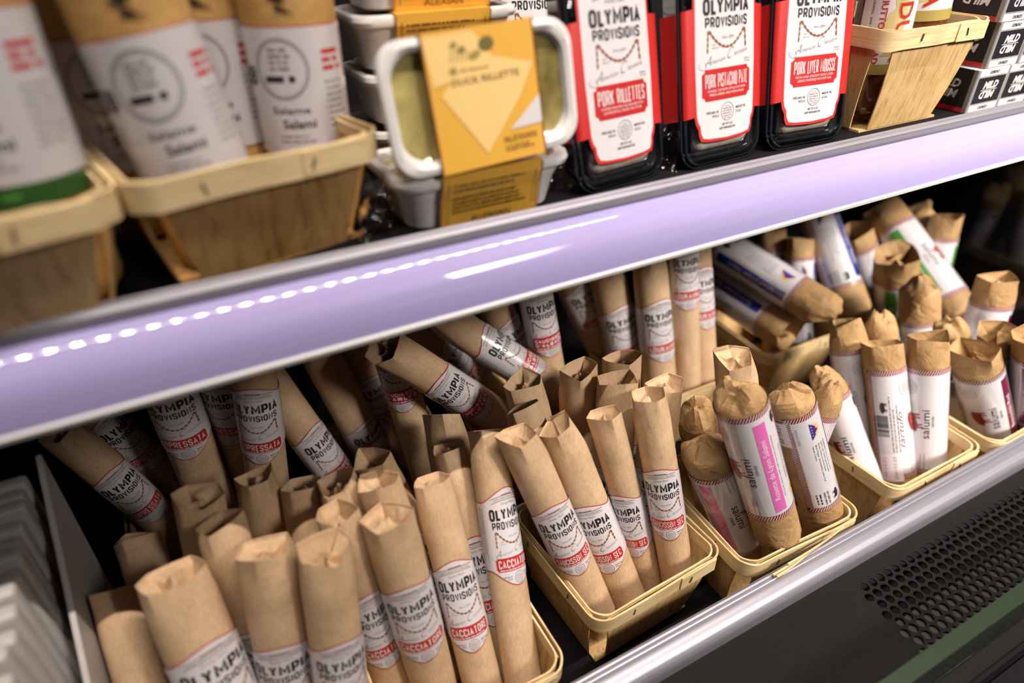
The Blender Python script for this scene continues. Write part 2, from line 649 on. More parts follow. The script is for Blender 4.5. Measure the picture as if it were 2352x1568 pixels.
def butchers_mark(art, k, y, fine=True):
    """The maker's printed head of the label: banner, two lines of block capitals, string of sausages, script. k scales it."""
    def arch(x, yy):
        return (x, yy - 3.2e-3 * (x / (.02 * k)) ** 2 * k)
    top = y + .0172 * k
    # banner
    pts = [arch(-.0165 * k + .033 * k * i / 24, top + .0085 * k) for i in range(25)]
    art.stroke(pts, .0040 * k, 'brown', 2)
    art.stroke(pts, .0029 * k, 'white', 3)
    art.text('HAND-MADE WITH PRECISION', 0, top + .0078 * k, .0014 * k, 'ink', 4, width=.028 * k, warp=arch)
    pts = [arch(-.006 * k + .012 * k * i / 8, top + .0110 * k) for i in range(9)]
    art.stroke(pts, .0007 * k, 'brown', 2)
    art.text('Quality Meats', 0, top + .0030 * k, .0021 * k, 'grey_ink', 2, width=.015 * k, shear=.35)
    art.block('OLYMPIA', -.0200 * k, y + .0080 * k, .040 * k, .0095 * k, 'ink', 2, pen=.36, gap=.15)
    art.block('PROVISIONS', -.0185 * k, y + .0005 * k, .037 * k, .0063 * k, 'ink', 2, pen=.32, gap=.20)
    # string of sausages
    cat = [(-.0155 * k + .031 * k * i / 30, y - .0008 * k - .0105 * k * (1 - ((i / 15 - 1) ** 2))) for i in range(31)]
    chain_links(art, resample(cat, 11), .00085 * k, 'brown', 3)
    chain_links(art, resample([(-.0162 * k, y - .0008 * k), (-.0168 * k, y - .0140 * k)], 4), .0007 * k, 'brown', 3)
    chain_links(art, resample([(.0162 * k, y - .0008 * k), (.0172 * k, y - .0125 * k)], 3), .0009 * k, 'brown', 3)
    art.text('Since 2009', .0005 * k, y - .0062 * k, .0017 * k, 'grey_ink', 2, width=.0105 * k, shear=.4)
    art.text('TOP', -.0130 * k, y - .0100 * k, .0011 * k, 'grey_ink', 2, align='L')
    art.text('NOTCH', -.0130 * k, y - .0118 * k, .0011 * k, 'grey_ink', 2, align='L')
    rise = lambda x, yy: (x, yy + .16 * x)
    art.text('A', -.0165 * k, y - .0190 * k, .0062 * k, 'grey_ink', 2, width=.0058 * k, bold=-.012, shear=.6, warp=rise)
    art.text('merican', -.0078 * k, y - .0186 * k, .0030 * k, 'grey_ink', 2, width=.0120 * k, bold=-.008, shear=.5, warp=rise)
    art.text('C', .0030 * k, y - .0190 * k, .0072 * k, 'grey_ink', 2, width=.0058 * k, bold=-.012, shear=.6, warp=rise)
    art.text('harcuterie', .0124 * k, y - .0182 * k, .0030 * k, 'grey_ink', 2, width=.0130 * k, bold=-.008, shear=.5, warp=rise)
    sw = [(-.0198 * k + .0045 * k * math.cos(a * .35 + 2.2) * (1 - a / 22), y - .0215 * k + .0022 * k * math.sin(a * .35 + 2.2)) for a in range(16)]
    art.stroke(sw, .00025 * k, 'grey_ink', 2)


def name_plate(art, lines, cx, cy, wd, ht, mat='red', sub=True, lo=.22):
    c = ht * .14
    x0, x1, y0, y1 = cx - wd / 2, cx + wd / 2, cy - ht / 2, cy + ht / 2
    pts = []
    for (qx, qy, a0) in ((x1, y0, 180), (x1, y1, 270), (x0, y1, 0), (x0, y0, 90)):
        arc = [(qx + c * math.cos(rad(a0 - 90 * i / 4)), qy + c * math.sin(rad(a0 - 90 * i / 4))) for i in range(5)]
        pts += arc
    art.poly(pts, mat, 2)
    n = len(lines)
    hh = (1 - lo - .12) / n
    for i, s in enumerate(lines):
        yy = y0 + ht * (lo + (n - 1 - i) * hh)
        art.block(s, x0 + wd * .06, yy + ht * .03, wd * .88, ht * (hh - .07), 'cream_ink', 4, pen=.30, gap=.24)
    if sub:
        art.dashes(x0 + wd * .08, y0 + ht * .08, wd * .8, 1, .001, ht * .07, 'cream_ink', 4, 3)


def stamp(art, cx, cy, r, rot=0.0, est='EST. 39928', th=.0003):
    art.ring(cx, cy, r, r, th, 'ink', 2)
    rows = ['U.S.', 'INSPECTED', 'AND PASSED BY', 'DEPARTMENT OF', 'AGRICULTURE', est]
    c, s = math.cos(rot), math.sin(rot)
    for i, t in enumerate(rows):
        yy = r * (.62 - i * .27)
        wd = 1.55 * math.sqrt(max(r * r * .05, r * r - (abs(yy) + r * .08) ** 2))
        if t == 'U.S.':
            wd *= .6
        lx, ly = 0, yy - r * .07
        art.text(t, cx + lx * c - ly * s, cy + lx * s + ly * c, r * .155, 'ink', 2, width=wd, rot=rot)


def olympia_label(lines):
    """Band of the kraft sticks: white panel with a domed top and foot, thin red edge."""
    a = Art()
    W, wing = .0430, .0290

    def edge(g):
        pts = []
        n = 48
        for i in range(n + 1):
            u = -W + 2 * W * i / n
            t = max(0.0, 1 - abs(u) / .0255)
            pts.append((u, -(.0265 + g) - .0125 * (3 * t * t - 2 * t ** 3) ** .8))
        for i in range(n + 1):
            u = W - 2 * W * i / n
            t = max(0.0, 1 - abs(u) / .0265)
            pts.append((u, (wing + g) + .0100 * (3 * t * t - 2 * t ** 3) ** .8))
        return pts
    a.poly(edge(0.0), 'red', 0)
    a.poly(edge(-.0009), 'white', 1)
    butchers_mark(a, .98, .0060)
    name_plate(a, lines, .0, -.0212, .0395, .0108 if len(lines) == 1 else .0150)
    y = -.0325
    stamp(a, .001, y - .0002, .0047)
    a.text('PORTLAND, OR', -.0066, y + .0008, .0012, 'ink', 2, width=.0078, align='R', bold=.01)
    a.text('97214', -.0066, y - .0011, .0012, 'ink', 2, align='R', bold=.01)
    a.text('MADE IN THE', .0078, y + .0012, .0012, 'ink', 2, width=.0068, align='L', bold=.01)
    a.text('U.S.A.', .0078, y - .0008, .0012, 'ink', 2, align='L', bold=.01)
    for s, x in ((1, -.0275), (1, -.0300), (1, -.0325), (-1, .0280), (-1, .0305), (-1, .0335)):
        a.dashes(x, .0245, .045, 1, .002, .0007, 'grey_ink', 2, int(abs(x) * 1e5), rot=-PI / 2)
    return a.build('paper_label', R=.0185, base=.0006)


PIG = [(-1.0, .10), (-.93, .30), (-.80, .36), (-.74, .52), (-.64, .42), (-.45, .50), (-.10, .55), (.30, .53), (.62, .44), (.80, .22), (.86, .30),
       (.93, .34), (.90, .20), (.82, .10), (.78, -.12), (.74, -.38), (.70, -.62), (.58, -.62), (.57, -.36), (.48, -.18), (.36, -.60), (.26, -.60), (.30, -.18),
       (-.05, -.24), (-.28, -.22), (-.30, -.60), (-.42, -.62), (-.44, -.26), (-.52, -.20), (-.60, -.58), (-.71, -.58), (-.66, -.14), (-.80, -.04), (-.95, -.02)]


def pig(art, cx, cy, size, rot, mat, layer=2):
    c, s = math.cos(rot), math.sin(rot)
    art.poly([(cx + (x * c - y * s) * size, cy + (x * s + y * c) * size) for x, y in PIG], mat, layer)


def sun_mark(art, cx, cy, r, rot):
    c, s = math.cos(rot), math.sin(rot)
    T = lambda x, y: (cx + (x * c - y * s) * r, cy + (x * s + y * c) * r)
    for i in range(11):
        t = PI * (i + .5) / 11
        art.poly([T(.62 * math.cos(t - .13), .62 * math.sin(t - .13)), T(1.12 * math.cos(t), 1.12 * math.sin(t)), T(.62 * math.cos(t + .13), .62 * math.sin(t + .13))], 'sun', 2)
    art.poly([T(.72 * math.cos(PI * i / 16), .72 * math.sin(PI * i / 16)) for i in range(17)], 'sun', 2)
    art.poly([T(-1.2, -.25), T(1.2, -.25), T(.62, .30), (T(.48, .22)), T(.05, .66), T(-.28, .36), T(-.42, .46)], 'violet', 3)
    for x in (-.6, -.2, .2, .6):
        p = T(x, -.08)
        art.ellipse(p[0], p[1], r * .06, r * .06, 'cream_ink', 4, 8)
    art.rect(cx - .0001, cy - .0001, cx + .0001, cy + .0001, 'ink', 1)


def salumi_label(band, title, barcode=True, side_name=None):
    """Band of the fat salamis: white gloss wrapper, candy-striped edges, everything set sideways along the stick."""
    a = Art()
    H, U0, U1 = .061, -.0580, .0625
    a.rect(U0, -H, U1, H, 'shrink_white', 0)
    # striped borders, top, bottom and both ends
    bw = .0056
    for y0 in (-H, H - bw):
        a.rect(U0, y0, U1, y0 + bw, 'maroon', 1)
        x = U0 + .001
        while x < U1 - .0038:
            a.poly([(x, y0 + .0003), (x + .0007, y0 + .0003), (x + .0035, y0 + bw - .0003), (x + .0028, y0 + bw - .0003)], 'cream_ink', 2)
            x += .0024
    for x0 in (U0, U1 - bw):
        a.rect(x0, -H, x0 + bw, H, 'maroon', 1)
        y = -H + .004
        while y < H - .004:
            a.poly([(x0 + .0003, y), (x0 + .0003, y + .0007), (x0 + bw - .0003, y - .0021), (x0 + bw - .0003, y - .0028)], 'cream_ink', 2)
            y += .0024
    up = PI / 2
    # front: stamp, pig, name
    stamp(a, -.0175, .0400, .0082, up, 'EST 46410')
    pig(a, -.0115, .0010, .0118, up + .25, 'pig')
    a.text('salumi', .0032, -.0010, .0078, 'ink', 2, width=.0340, rot=up)
    a.text('DENVER', .0075, .0025, .0024, 'ink', 2, width=.0125, rot=up)
    for i, s in enumerate(('Meats from heritage', 'breeds and fed a', 'vegetarian diet.', '', 'No Nitrates or', 'Nitrites Added*')):
        if s:
            a.text(s, -.0190 + i * .0037, -.0545, .0014, 'maroon', 2, width=min(.020, .0013 * len(s)), align='L', rot=up)
    if side_name:
        a.text(side_name, -.0250, -.0050, .0060, 'ink', 2, width=.040, shear=.4, rot=up, bold=-.01)
    # coloured band
    if band:
        a.rect(.0120, -.0520, .0225, .0500, band, 2)
        a.text(title, .0190, -.0030, .0052, 'cream_ink', 3, width=min(.070, .0037 * len(title)), rot=up)
        a.text('A French salami made with red wine and pepper' if band == 'pink' else 'A salami made with mountain juniper and pepper' if band == 'blue' else 'A salami made with red wine and spices',
               .0252, -.0030, .0015, 'maroon', 2, width=.072, rot=up)
    # makers' panel
    sun_mark(a, .0400, -.0400, .0082, up)
    a.text('WOODY CREEK', .0545, -.0380, .0020, 'grey_ink', 2, width=.0200, rot=up)
    for i, s in enumerate(('INGREDIENTS: Pork, Pork Fat, Wine', 'Garlic, Salt, Celery Juice Powder', 'Brandy, Dextrose, Fresh Garlic', 'Black Pepper, Antioxidants, Lactic Acid', 'Starter Culture')):
        a.text(s, .0320 + i * .0030, -.0230, .0016, 'ink', 2, width=.0012 * len(s), align='L', rot=up)
    a.text('*Except those naturally occurring in Sea Salt and Celery Juice Powder', .0572, -.0020, .0016, 'maroon', 2, width=.086, rot=up)
    pig(a, .0330, .0470, .0062, up, 'ink')
    for i, s in enumerate(('2019 AND 2020', 'GRAND CHAMPION')):
        a.text(s, .0420 + i * .0032, .0455, .0018, 'ink', 2, width=.0170, rot=up, bold=.02)
    a.dashes(.0490, .0375, .016, 2, .0032, .0012, 'ink', 2, 8, rot=up)
    # barcode and address
    if barcode:
        rg = random.Random(5)
        y = -.012
        while y < .0120:
            t = rg.choice((.0003, .0003, .0006, .0009))
            a.rect(-.0515, y, -.0395, y + t, 'ink', 2)
            y += t + rg.choice((.0003, .0004, .0007))
        a.dashes(-.0528, -.012, .024, 1, .002, .0011, 'ink', 2, 4, rot=up)
        pig(a, -.0430, .0210, .0066, up, 'ink')
    for x, l in ((-.0365, .070), (-.0335, .055), (-.0300, .064)):
        a.dashes(x, -.030, l, 1, .002, .0010, 'grey_ink', 2, int(-x * 1e5), rot=up)
    return a.build('label_band', R=.021, base=.0006, step=.0024)


# ------------------------------------------------------------------ paper wrappers
def creases(rg, n=7, k0=1.2, k1=3.0):
    L = []
    for _ in range(n):
        t = rg.random() * 2 * PI
        L.append((math.cos(t), math.sin(t), rg.uniform(k0, k1), rg.random(), rg.uniform(.5, 1.0)))

    def f(x, y):
        s = 0.0
        for cx, cy, k, p, am in L:
            q = (x * cx + y * cy) * k + p
            s += am * (2 * abs(q - math.floor(q + .5)))
        return s / n - .5
    return f


def tube_mesh(name, R, L, seed, style, key):
    """A rolled paper parcel standing on z = 0. 'tuck': the mouth is a paper lip with the ends pushed in; 'dome': the end is gathered into a crumpled cap."""
    rg = random.Random(seed)
    bm = bmesh.new()
    N = 72
    fold = creases(rg)
    fold2 = creases(rg, 9, 1.0, 2.4)
    flap = creases(rg, 3, .45, .9)
    dent = creases(rg, 4, .6, 1.3)
    ph = [rg.random() * 2 * PI for _ in range(6)]
    seam0, seamk = rg.random() * 2 * PI, rg.uniform(6, 14) * rg.choice((-1, 1))
    amp = .014
    peak_t, peak_h = rg.random() * 2 * PI, rg.uniform(.002, .008)
    slant, slant_t = rg.uniform(.0, .006), rg.random() * 2 * PI

    # the mouth is creased into a lopsided polygon whose corners stand up
    nc = rg.choice((4, 5, 5, 6))
    ang = sorted((k + rg.uniform(-.28, .28)) * 2 * PI / nc + ph[0] for k in range(nc))
    crad = [rg.uniform(.97, 1.10) for _ in range(nc)]
    chgt = [rg.choice((-.001, .0005, .002, .004, .0075)) for _ in range(nc)]
    dep = [rg.choice((.20, .35, .55, .85, 1.0)) for _ in range(nc)]

    def corner(t):
        """side number, fraction along it, radius factor and lip height in direction t"""
        for k in range(nc):
            a0, a1 = ang[k], ang[(k + 1) % nc] + (2 * PI if k == nc - 1 else 0)
            tt = t
            while tt < a0:
                tt += 2 * PI
            while tt >= a0 + 2 * PI:
                tt -= 2 * PI
            if tt <= a1:
                p = Vector((math.cos(a0), math.sin(a0))) * crad[k]
                q = Vector((math.cos(a1), math.sin(a1))) * crad[(k + 1) % nc]
                d = Vector((math.cos(tt), math.sin(tt)))
                den = d.x * (q.y - p.y) - d.y * (q.x - p.x)
                r = (p.x * (q.y - p.y) - p.y * (q.x - p.x)) / den
                f = (d * r - p).length / (q - p).length
                return k, f, r, chgt[k] + (chgt[(k + 1) % nc] - chgt[k]) * f
        return 0, 0.0, 1.0, 0.0
    CO = [corner(2 * PI * i / N) for i in range(N)]

    def lip(t):
        return CO[int(round(t / (2 * PI) * N)) % N][3]

    def squash(t, zf):
        e = max(0.0, (zf - .87) / .13) ** 1.6
        c, s = math.cos(t), math.sin(t)
        if style != 'tuck':
            return 1.0
        return 1 + e * .80 * (CO[int(round(t / (2 * PI) * N)) % N][2] - 1) + e * .03 * dent(c * 1.1, s * 1.1)

    rings = []
    # foot, pressed flat and crumpled
    for f, z in ((.25, .0006), (.62, .0002), (.86, .0016), (.95, .0048)):
        rings.append([(R * f * math.cos(2 * PI * i / N), R * f * math.sin(2 * PI * i / N),
                       max(0, z + (.002 * fold(2 * math.cos(2 * PI * i / N), 2 * math.sin(2 * PI * i / N)) if style == 'dome' and f > .7 else 0))) for i in range(N)])
    top_z = L if style == 'tuck' else L - R * .75
    n = 40
    for j in range(n + 1):
        zf = j / n
        z = .009 + (top_z - .009) * zf
        ring = []
        for i in range(N):
            t = 2 * PI * i / N
            st = ((t - seam0 - seamk * z) % (2 * PI)) / (2 * PI)
            r = R * squash(t, zf)
            r += .00035 * (1 - st) - .0002                       # the overlapping edge of the sheet
            nz = noise.noise(Vector((math.cos(t) * 1.6 + seed, math.sin(t) * 1.6, z * 26)))
            r += R * amp * nz * (.35 + .65 * zf if style == 'tuck' else 1)
            if style == 'dome':
                ends = max(0.0, abs(zf - .5) - .455) / .045
                r += R * .06 * ends * fold(math.cos(t) * 2 + z * 30, math.sin(t) * 2)
            ring.append((r * math.cos(t), r * math.sin(t), z + lip(t) * zf ** 16 * (1 if style == 'tuck' else .3)))
        rings.append(ring)
    last = rings[-1]
    if style == 'tuck':
        rings.append([(x * .972, y * .972, z - .0004) for x, y, z in last])
        for f in (.955, .90, .82, .72, .60, .47, .34, .20, .07):
            ring = []
            for i in range(N):
                t = 2 * PI * i / N
                c, s = math.cos(t), math.sin(t)
                k, g, _, hgt = CO[i]
                u = min(1.0, (1 - f) / .5)
                drop = dep[k] * .020 * u * (1 - .25 * max(0, u - .7))
                cen = .0090 * max(0.0, (.42 - f) / .42)
                cr = flap(c * f, s * f) * .016 * u + fold(c * f, s * f) * .006 * u
                x, y, z = last[i]
                ring.append((x * f, y * f, min(z - .0016, L + hgt * f - .0014 - drop + cen + cr)))
            rings.append(ring)
    else:
        hh = R * .74
        ax = rg.random() * 2 * PI
        for f, zz in ((1.0, .12), (.985, .30), (.95, .50), (.88, .68), (.78, .80), (.66, .89), (.53, .95), (.39, .98), (.24, 1.0), (.10, 1.0)):
            ring = []
            for i in range(N):
                t = 2 * PI * i / N
                c, s = math.cos(t), math.sin(t)
                k, g, pr, hg = CO[i]
                q = f * (1 + .75 * zz * (pr - 1) + .05 * flap(c * f * 2, s * f * 2) * zz)
                ridge = 1 - abs(c * math.cos(ax) + s * math.sin(ax)) * f * 1.6        # the last fold across the top
                ring.append((R * q * c, R * q * s,
                             top_z + hh * zz + zz * (flap(c * f * 1.2, s * f * 1.2) * .022 + fold(c * f * .7, s * f * .7) * .012 + dep[k] * .005 * (f > .3))
                             + slant * math.cos(t - slant_t) * 1.5 * f + peak_h * 1.7 * max(0, ridge) * zz))
            rings.append(ring)
    loft(bm, rings)
    bmesh.ops.recalc_face_normals(bm, faces=bm.faces[:])
    return mesh(name, bm, key, 24)


# ------------------------------------------------------------------ wooden berry baskets
def band_mesh(h, r, z0, z1, th, seed, wave=.0007, overlap=True):
    """A strip of veneer bent round a rounded square, its ends lapped on the front."""
    rg = random.Random(seed)
    bm = bmesh.new()
    base = rrect(h, h, r, 8)
    # refine the straights so the strip can wander a little
    pts = []
    for a, b in zip(base, base[1:] + base[:1]):
        k = max(1, int(math.dist(a, b) / .012))
        pts += [(a[0] + (b[0] - a[0]) * i / k, a[1] + (b[1] - a[1]) * i / k) for i in range(k)]
    n = len(pts)
    ph = rg.random() * 9
    rings = []
    for i, (x, y) in enumerate(pts):
        d = Vector((x, y)).normalized()
        w_ = wave * math.sin(i * .33 + ph) + wave * .6 * math.sin(i * .81 + 2 * ph)
        bow = 1 + .006 * math.sin(i * .21 + ph)
        o = Vector((x, y)) * bow
        inn = o - d * th
        rings.append([(o.x, o.y, z0 + w_), (o.x + d.x * .0004, o.y + d.y * .0004, z1 + w_), (inn.x, inn.y, z1 + w_), (inn.x, inn.y, z0 + w_)])
    R_ = loft(bm, rings, False, False)
    a, b = R_[-1], R_[0]
    for j in range(4):
        bm.faces.new((a[j], a[(j + 1) % 4], b[(j + 1) % 4], b[j]))
    bmesh.ops.recalc_face_normals(bm, faces=bm.faces[:])
    return mesh('rim_band', bm, 'band', 40)


def panel_mesh(top_w, bot_w, h_top, h_bot, z0, z1, th, mat, seed):
    """One side of a basket: a tapering slat of veneer, slightly bellied, facing -Y."""
    rg = random.Random(seed)
    bm = bmesh.new()
    nx, nz = 8, 8
    b1, b2 = rg.uniform(-.002, .003), rg.uniform(.001, .003)
    grid = []
    for k in range(2):
        g = []
        for j in range(nz + 1):
            f = j / nz
            wd = bot_w + (top_w - bot_w) * f
            yy = h_bot + (h_top - h_bot) * f + b2 * math.sin(PI * f) * .8
            row = []
            for i in range(nx + 1):
                s = i / nx - .5
                row.append(bm.verts.new((s * wd, -(yy - k * th) - b1 * (1 - 4 * s * s) * .6, z0 + (z1 - z0) * f)))
            g.append(row)
        grid.append(g)
    for k, g in enumerate(grid):
        for j in range(nz):
            for i in range(nx):
                q = (g[j][i], g[j][i + 1], g[j + 1][i + 1], g[j + 1][i])
                bm.faces.new(q if k == 0 else q[::-1])
    a, b = grid
    for j in range(nz):
        bm.faces.new((a[j][0], a[j + 1][0], b[j + 1][0], b[j][0]))
        bm.faces.new((a[j + 1][nx], a[j][nx], b[j][nx], b[j + 1][nx]))
    for i in range(nx):
        bm.faces.new((a[0][i + 1], a[0][i], b[0][i], b[0][i + 1]))
        bm.faces.new((a[nz][i], a[nz][i + 1], b[nz][i + 1], b[nz][i]))
    bmesh.ops.recalc_face_normals(bm, faces=bm.faces[:])
    return mesh('side_panel', bm, mat, 40)


def make_basket(loc, yaw, label, group, panel_mat='panel_x', H=.087, half=.0702, seed=1, tilt=0.0):
    t = root('berry_basket', loc, label, 'basket', group, (tilt, 0, rad(yaw)))
    pm = panel_mesh(.116, .088, half - .0030, .0545, .0018, H - .003, .0012, panel_mat, seed)
    for k in range(4):
        link('side_panel', pm, t, (0, 0, 0), (0, 0, k * PI / 2))
    bm = bmesh.new()
    box(bm, -.0535, .0535, -.0535, .0535, 0, .0018)
    link('bottom_panel', mesh('bottom_panel', bm, panel_mat), t)
    rim = link('rim_band', band_mesh(half, .016, H - .0155, H, .0013, seed), t)
    link('inner_rim_band', band_mesh(half - .0044, .014, H - .0135, H - .0008, .0012, seed + 7), t)
    bm = bmesh.new()
    box(bm, .018, .058, -half - .0014, -half - .0004, H - .0152, H - .0004, .0002, 1)
    link('rim_lap', mesh('rim_lap', bm, 'band'), rim)
    bm = bmesh.new()
    box(bm, -.0004, .0004, -.0006, .0004, -.0030, .0030)
    sm = mesh('staple', bm, 'staple')
    rg = random.Random(seed)
    for k in range(4):
        for x in (-.030, .026):
            s = link('staple', sm, rim)
            a = k * PI / 2
            x2 = x + rg.uniform(-.006, .006)
            yv = -half - (.0018 if k == 0 and x > 0 else .0006)
            s.location = (x2 * math.cos(a) - yv * math.sin(a), x2 * math.sin(a) + yv * math.cos(a), H - .0075)
            s.rotation_euler = (0, rad(rg.uniform(-30, 30)), a)
    return t


# ------------------------------------------------------------------ the cabinet
cabinet = root('refrigerated_display_case', (0.2, 0.2, 0), 'black open refrigerated display case holding the baskets of wrapped salami', 'display case')


def cab(name, bm, mats, smooth=None, parent=None):
    o = link(name, mesh(name, bm, mats, smooth), parent or cabinet)
    o.location = (-.2, -.2, 0) if (parent is None) else (0, 0, 0)
    return o


XL, XR = -0.62, 1.10
bm = bmesh.new()
box(bm, XL, XR, -.030, .485, -.012, 0)
cab('deck_panel', bm, 'liner_black')
bm = bmesh.new()
box(bm, XL, XR, .470, .485, 0, .80)
cab('back_panel', bm, 'liner_black')
bm = bmesh.new()
box(bm, 1.045, 1.06, -.030, .470, 0, .80)
cab('end_panel', bm, 'gloss_black')
# front lip: a rounded aluminium kerb in front of the baskets
bm = bmesh.new()
prof = [(-.0300, .0), (-.0285, .082), (-.0293, .0852), (-.0315, .0862), (-.0330, .0856), (-.0337, .0842), (-.0345, .0842), (-.0353, .0850)]
for i in range(9):
    a = rad(80 + 90 * i / 8)
    prof.append((-.0375 + .0140 * math.cos(a) - .001, .0705 + .0142 * math.sin(a)))
prof += [(-.0522, .0650), (-.0522, .0)]
sweep_x(bm, prof, XL, XR)
cab('front_lip', bm, 'alu', 25)
# black grille panel in front of the lip, with real holes
GZ, GY0, GY1 = .0650, -.0520, -.165
bm = bmesh.new()
px, py, rh = .01010, .00905, .00400
gx0, ncol, nrow = .4416, 58, 9
cells = set()
rows = []
for r in range(nrow):
    yc = -.0703 - r * py
    xs0 = gx0 - .0008 * r + (-.0049 if r % 2 else 0.0)
    rows.append((yc, [xs0 + c * px for c in range(ncol)]))
NH = 16
for yc, xs in rows:
    y0, y1 = yc - py / 2, yc + py / 2
    L_ = xs[0] - px / 2
    Rr_ = xs[-1] + px / 2
    for xc in xs:
        sq = []
        cir = []
        cir2 = []
        for i in range(NH):
            a = 2 * PI * (i + .5) / NH
            c, s = math.cos(a), math.sin(a)
            m = max(abs(c) / (px / 2), abs(s) / (py / 2))
            sq.append(bm.verts.new((xc + c / m, yc + s / m, GZ)))
            cir.append(bm.verts.new((xc + rh * c, yc + rh * s, GZ)))
            cir2.append(bm.verts.new((xc + rh * c, yc + rh * s, GZ - .0012)))
        for i in range(NH):
            j = (i + 1) % NH
            bm.faces.new((sq[i], sq[j], cir[j], cir[i]))
            bm.faces.new((cir[i], cir[j], cir2[j], cir2[i]))
        # corners of the cell
        for sx, sy, i in ((1, 1, 1), (-1, 1, 5), (-1, -1, 9), (1, -1, 13)):
            v = bm.verts.new((xc + sx * px / 2, yc + sy * py / 2, GZ))
            bm.faces.new((v, sq[(i + 1) % NH], sq[i]))
    for xa, xb in ((XL, L_), (Rr_, XR)):
        bm.faces.new([bm.verts.new(p) for p in ((xa, y0, GZ), (xb, y0, GZ), (xb, y1, GZ), (xa, y1, GZ))])
yt, yb = rows[0][0] + py / 2, rows[-1][0] - py / 2
for ya, yb_ in ((yt, GY0), (GY1, yb)):
    bm.faces.new([bm.verts.new(p) for p in ((XL, ya, GZ), (XR, ya, GZ), (XR, yb_, GZ), (XL, yb_, GZ))])
bmesh.ops.remove_doubles(bm, verts=bm.verts[:], dist=1e-6)
for f in bm.faces:
    f.normal_update()
    if abs(f.normal.z) > .5 and f.normal.z < 0:
        f.normal_flip()
grille = cab('air_grille', bm, 'black_metal')
# duct under the grille: dark at the back, a grey sheet towards the glass
bm = bmesh.new()
box(bm, XL, XR, GY1, -.1045, GZ - .0042, GZ - .0030)
cab('duct_sheet', bm, 'grey_sheet')
bm = bmesh.new()
box(bm, XL, XR, GY1 - .004, -.0530, .010, .012)
box(bm, XL, XR, GY1 - .004, GY1 - .001, .012, GZ)
cab('duct', bm, 'liner_black')
bm = bmesh.new()
box(bm, XL, XR, -.154, -.144, GZ + .0002, .112, .0012, 2)
glass = root('front_glass_panel', (.2, -.149, GZ), 'clear glass front pane with green top edge beside the perforated grille', 'glass panel')
o = link('glass_pane', mesh('glass_pane', bm, 'glass'), glass)
o.location = (-.2, .149, -GZ)
bm = bmesh.new()
box(bm, XL, XR, -.1545, -.1435, .1121, .1127, .0002, 1)
o = link('ground_edge', mesh('ground_edge', bm, 'glass_edge'), glass)
o.location = (-.2, .149, -GZ)
# the shop beyond: dark floor in front of the cabinet and the fronts below
bm = bmesh.new()
box(bm, -3, 4, -4, -.18, -.62, -.60)
o = link('floor', mesh('floor', bm, 'grey_sheet'))
o['kind'] = 'structure'
bm = bmesh.new()
box(bm, XL, XR, -.185, .485, -.60, -.012)
box(bm, XL, XR, -.185, -.170, -.012, .045)
cab('plinth', bm, 'liner_black')

# upper shelf
SZ = .388
shelf = root('display_shelf', (.2, .25, SZ), 'upper shelf with lavender price rail and grooved aluminium front edge', 'shelf')


def sh(name, bm, mats, smooth=None):
    o = link(name, mesh(name, bm, mats, smooth), shelf)
    o.location = (-.2, -.25, -SZ)
    return o


bm = bmesh.new()
box(bm, XL, 1.044, .1118, .46, SZ - .014, SZ)
sh('shelf_plate', bm, 'liner_black')
bm = bmesh.new()   # aluminium nose with two grooves
prof = [(.1118, .3885), (.1112, .3955), (.1100, .3968), (.1088, .3962), (.1080, .3948), (.1066, .3948), (.1058, .3966), (.1040, .3978), (.1016, .3976), (.0998, .3955), (.0990, .3915),
        (.1000, .3875), (.1090, .3730), (.1118, .3740)]
sweep_x(bm, prof, XL, 1.044)
sh('aluminium_nose', bm, 'alu', 20)
bm = bmesh.new()   # lavender price rail, gently convex and leaning out at the foot
face = []
for i in range(13):
    f = i / 12
    y = .1000 - .0215 * f
    z = .3885 - .0350 * f
    b_ = .0066 * math.sin(PI * min(1, f * .93 + .07))
    face.append((y - b_ * .85, z + b_ * .52))
face2 = [(y + .0022, z - .0010) for y, z in face]
sweep_x(bm, face + face2[::-1], XL, 1.044)
sh('price_rail', bm, 'rail', 30)
bm = bmesh.new()
y, z = face[-1]
sweep_x(bm, [(y - .0003, z + .0010), (y - .0014, z - .0002), (y - .0010, z - .0026), (y + .004, z - .0042), (y + .016, z - .0048), (y + .016, z - .0030), (y + .005, z - .0005)], XL, 1.044)
sh('rail_edge_strip', bm, 'tray_white', 30)
bm = bmesh.new()
sweep_x(bm, [(.0960, .3500), (.102, .3745), (.108, .3745), (.104, .3480)], XL, 1.044)
sh('rail_backing', bm, 'liner_black')


# ------------------------------------------------------------------ baskets on the deck
BASKETS = {
    'Z': ((-.050, .046), 0, 'front berry basket beside the white divider, holding nine kraft sticks'),
    'A': ((.100, .050), 0, 'front berry basket holding the cacciatore sticks'),
    'B': ((.2725, .0705), 3, 'front berry basket holding the saucisson sec sticks, at the middle of the photo'),
    'C': ((.4210, .0475), -2, 'front berry basket holding the pink-banded salamis, with splintered front rim'),
    'D': ((.6080, .0470), 0, 'front berry basket holding the plain white-labelled salamis'),
    'E': ((.7580, .0390), 0, 'front berry basket at the right edge holding the wine-red banded salamis'),
    'H': ((-.0470, .268), 0, 'rear berry basket holding the soppressata sticks, in deep shade'),
    'I': ((.1220, .270), 0, "rear berry basket holding the saucisson d'Arles sticks"),
    'L': ((.2850, .270), 0, "rear berry basket holding the saucisson d'Alsace sticks that lean far left"),
    'J': ((.4850, .262), 0, 'rear berry basket holding the loukanika sticks'),
    'K': ((.6720, .268), -1, 'rear berry basket under the blue-banded salamis'),
    'G': ((.8900, .242), 0, 'rear berry basket under the green-banded salamis'),
}
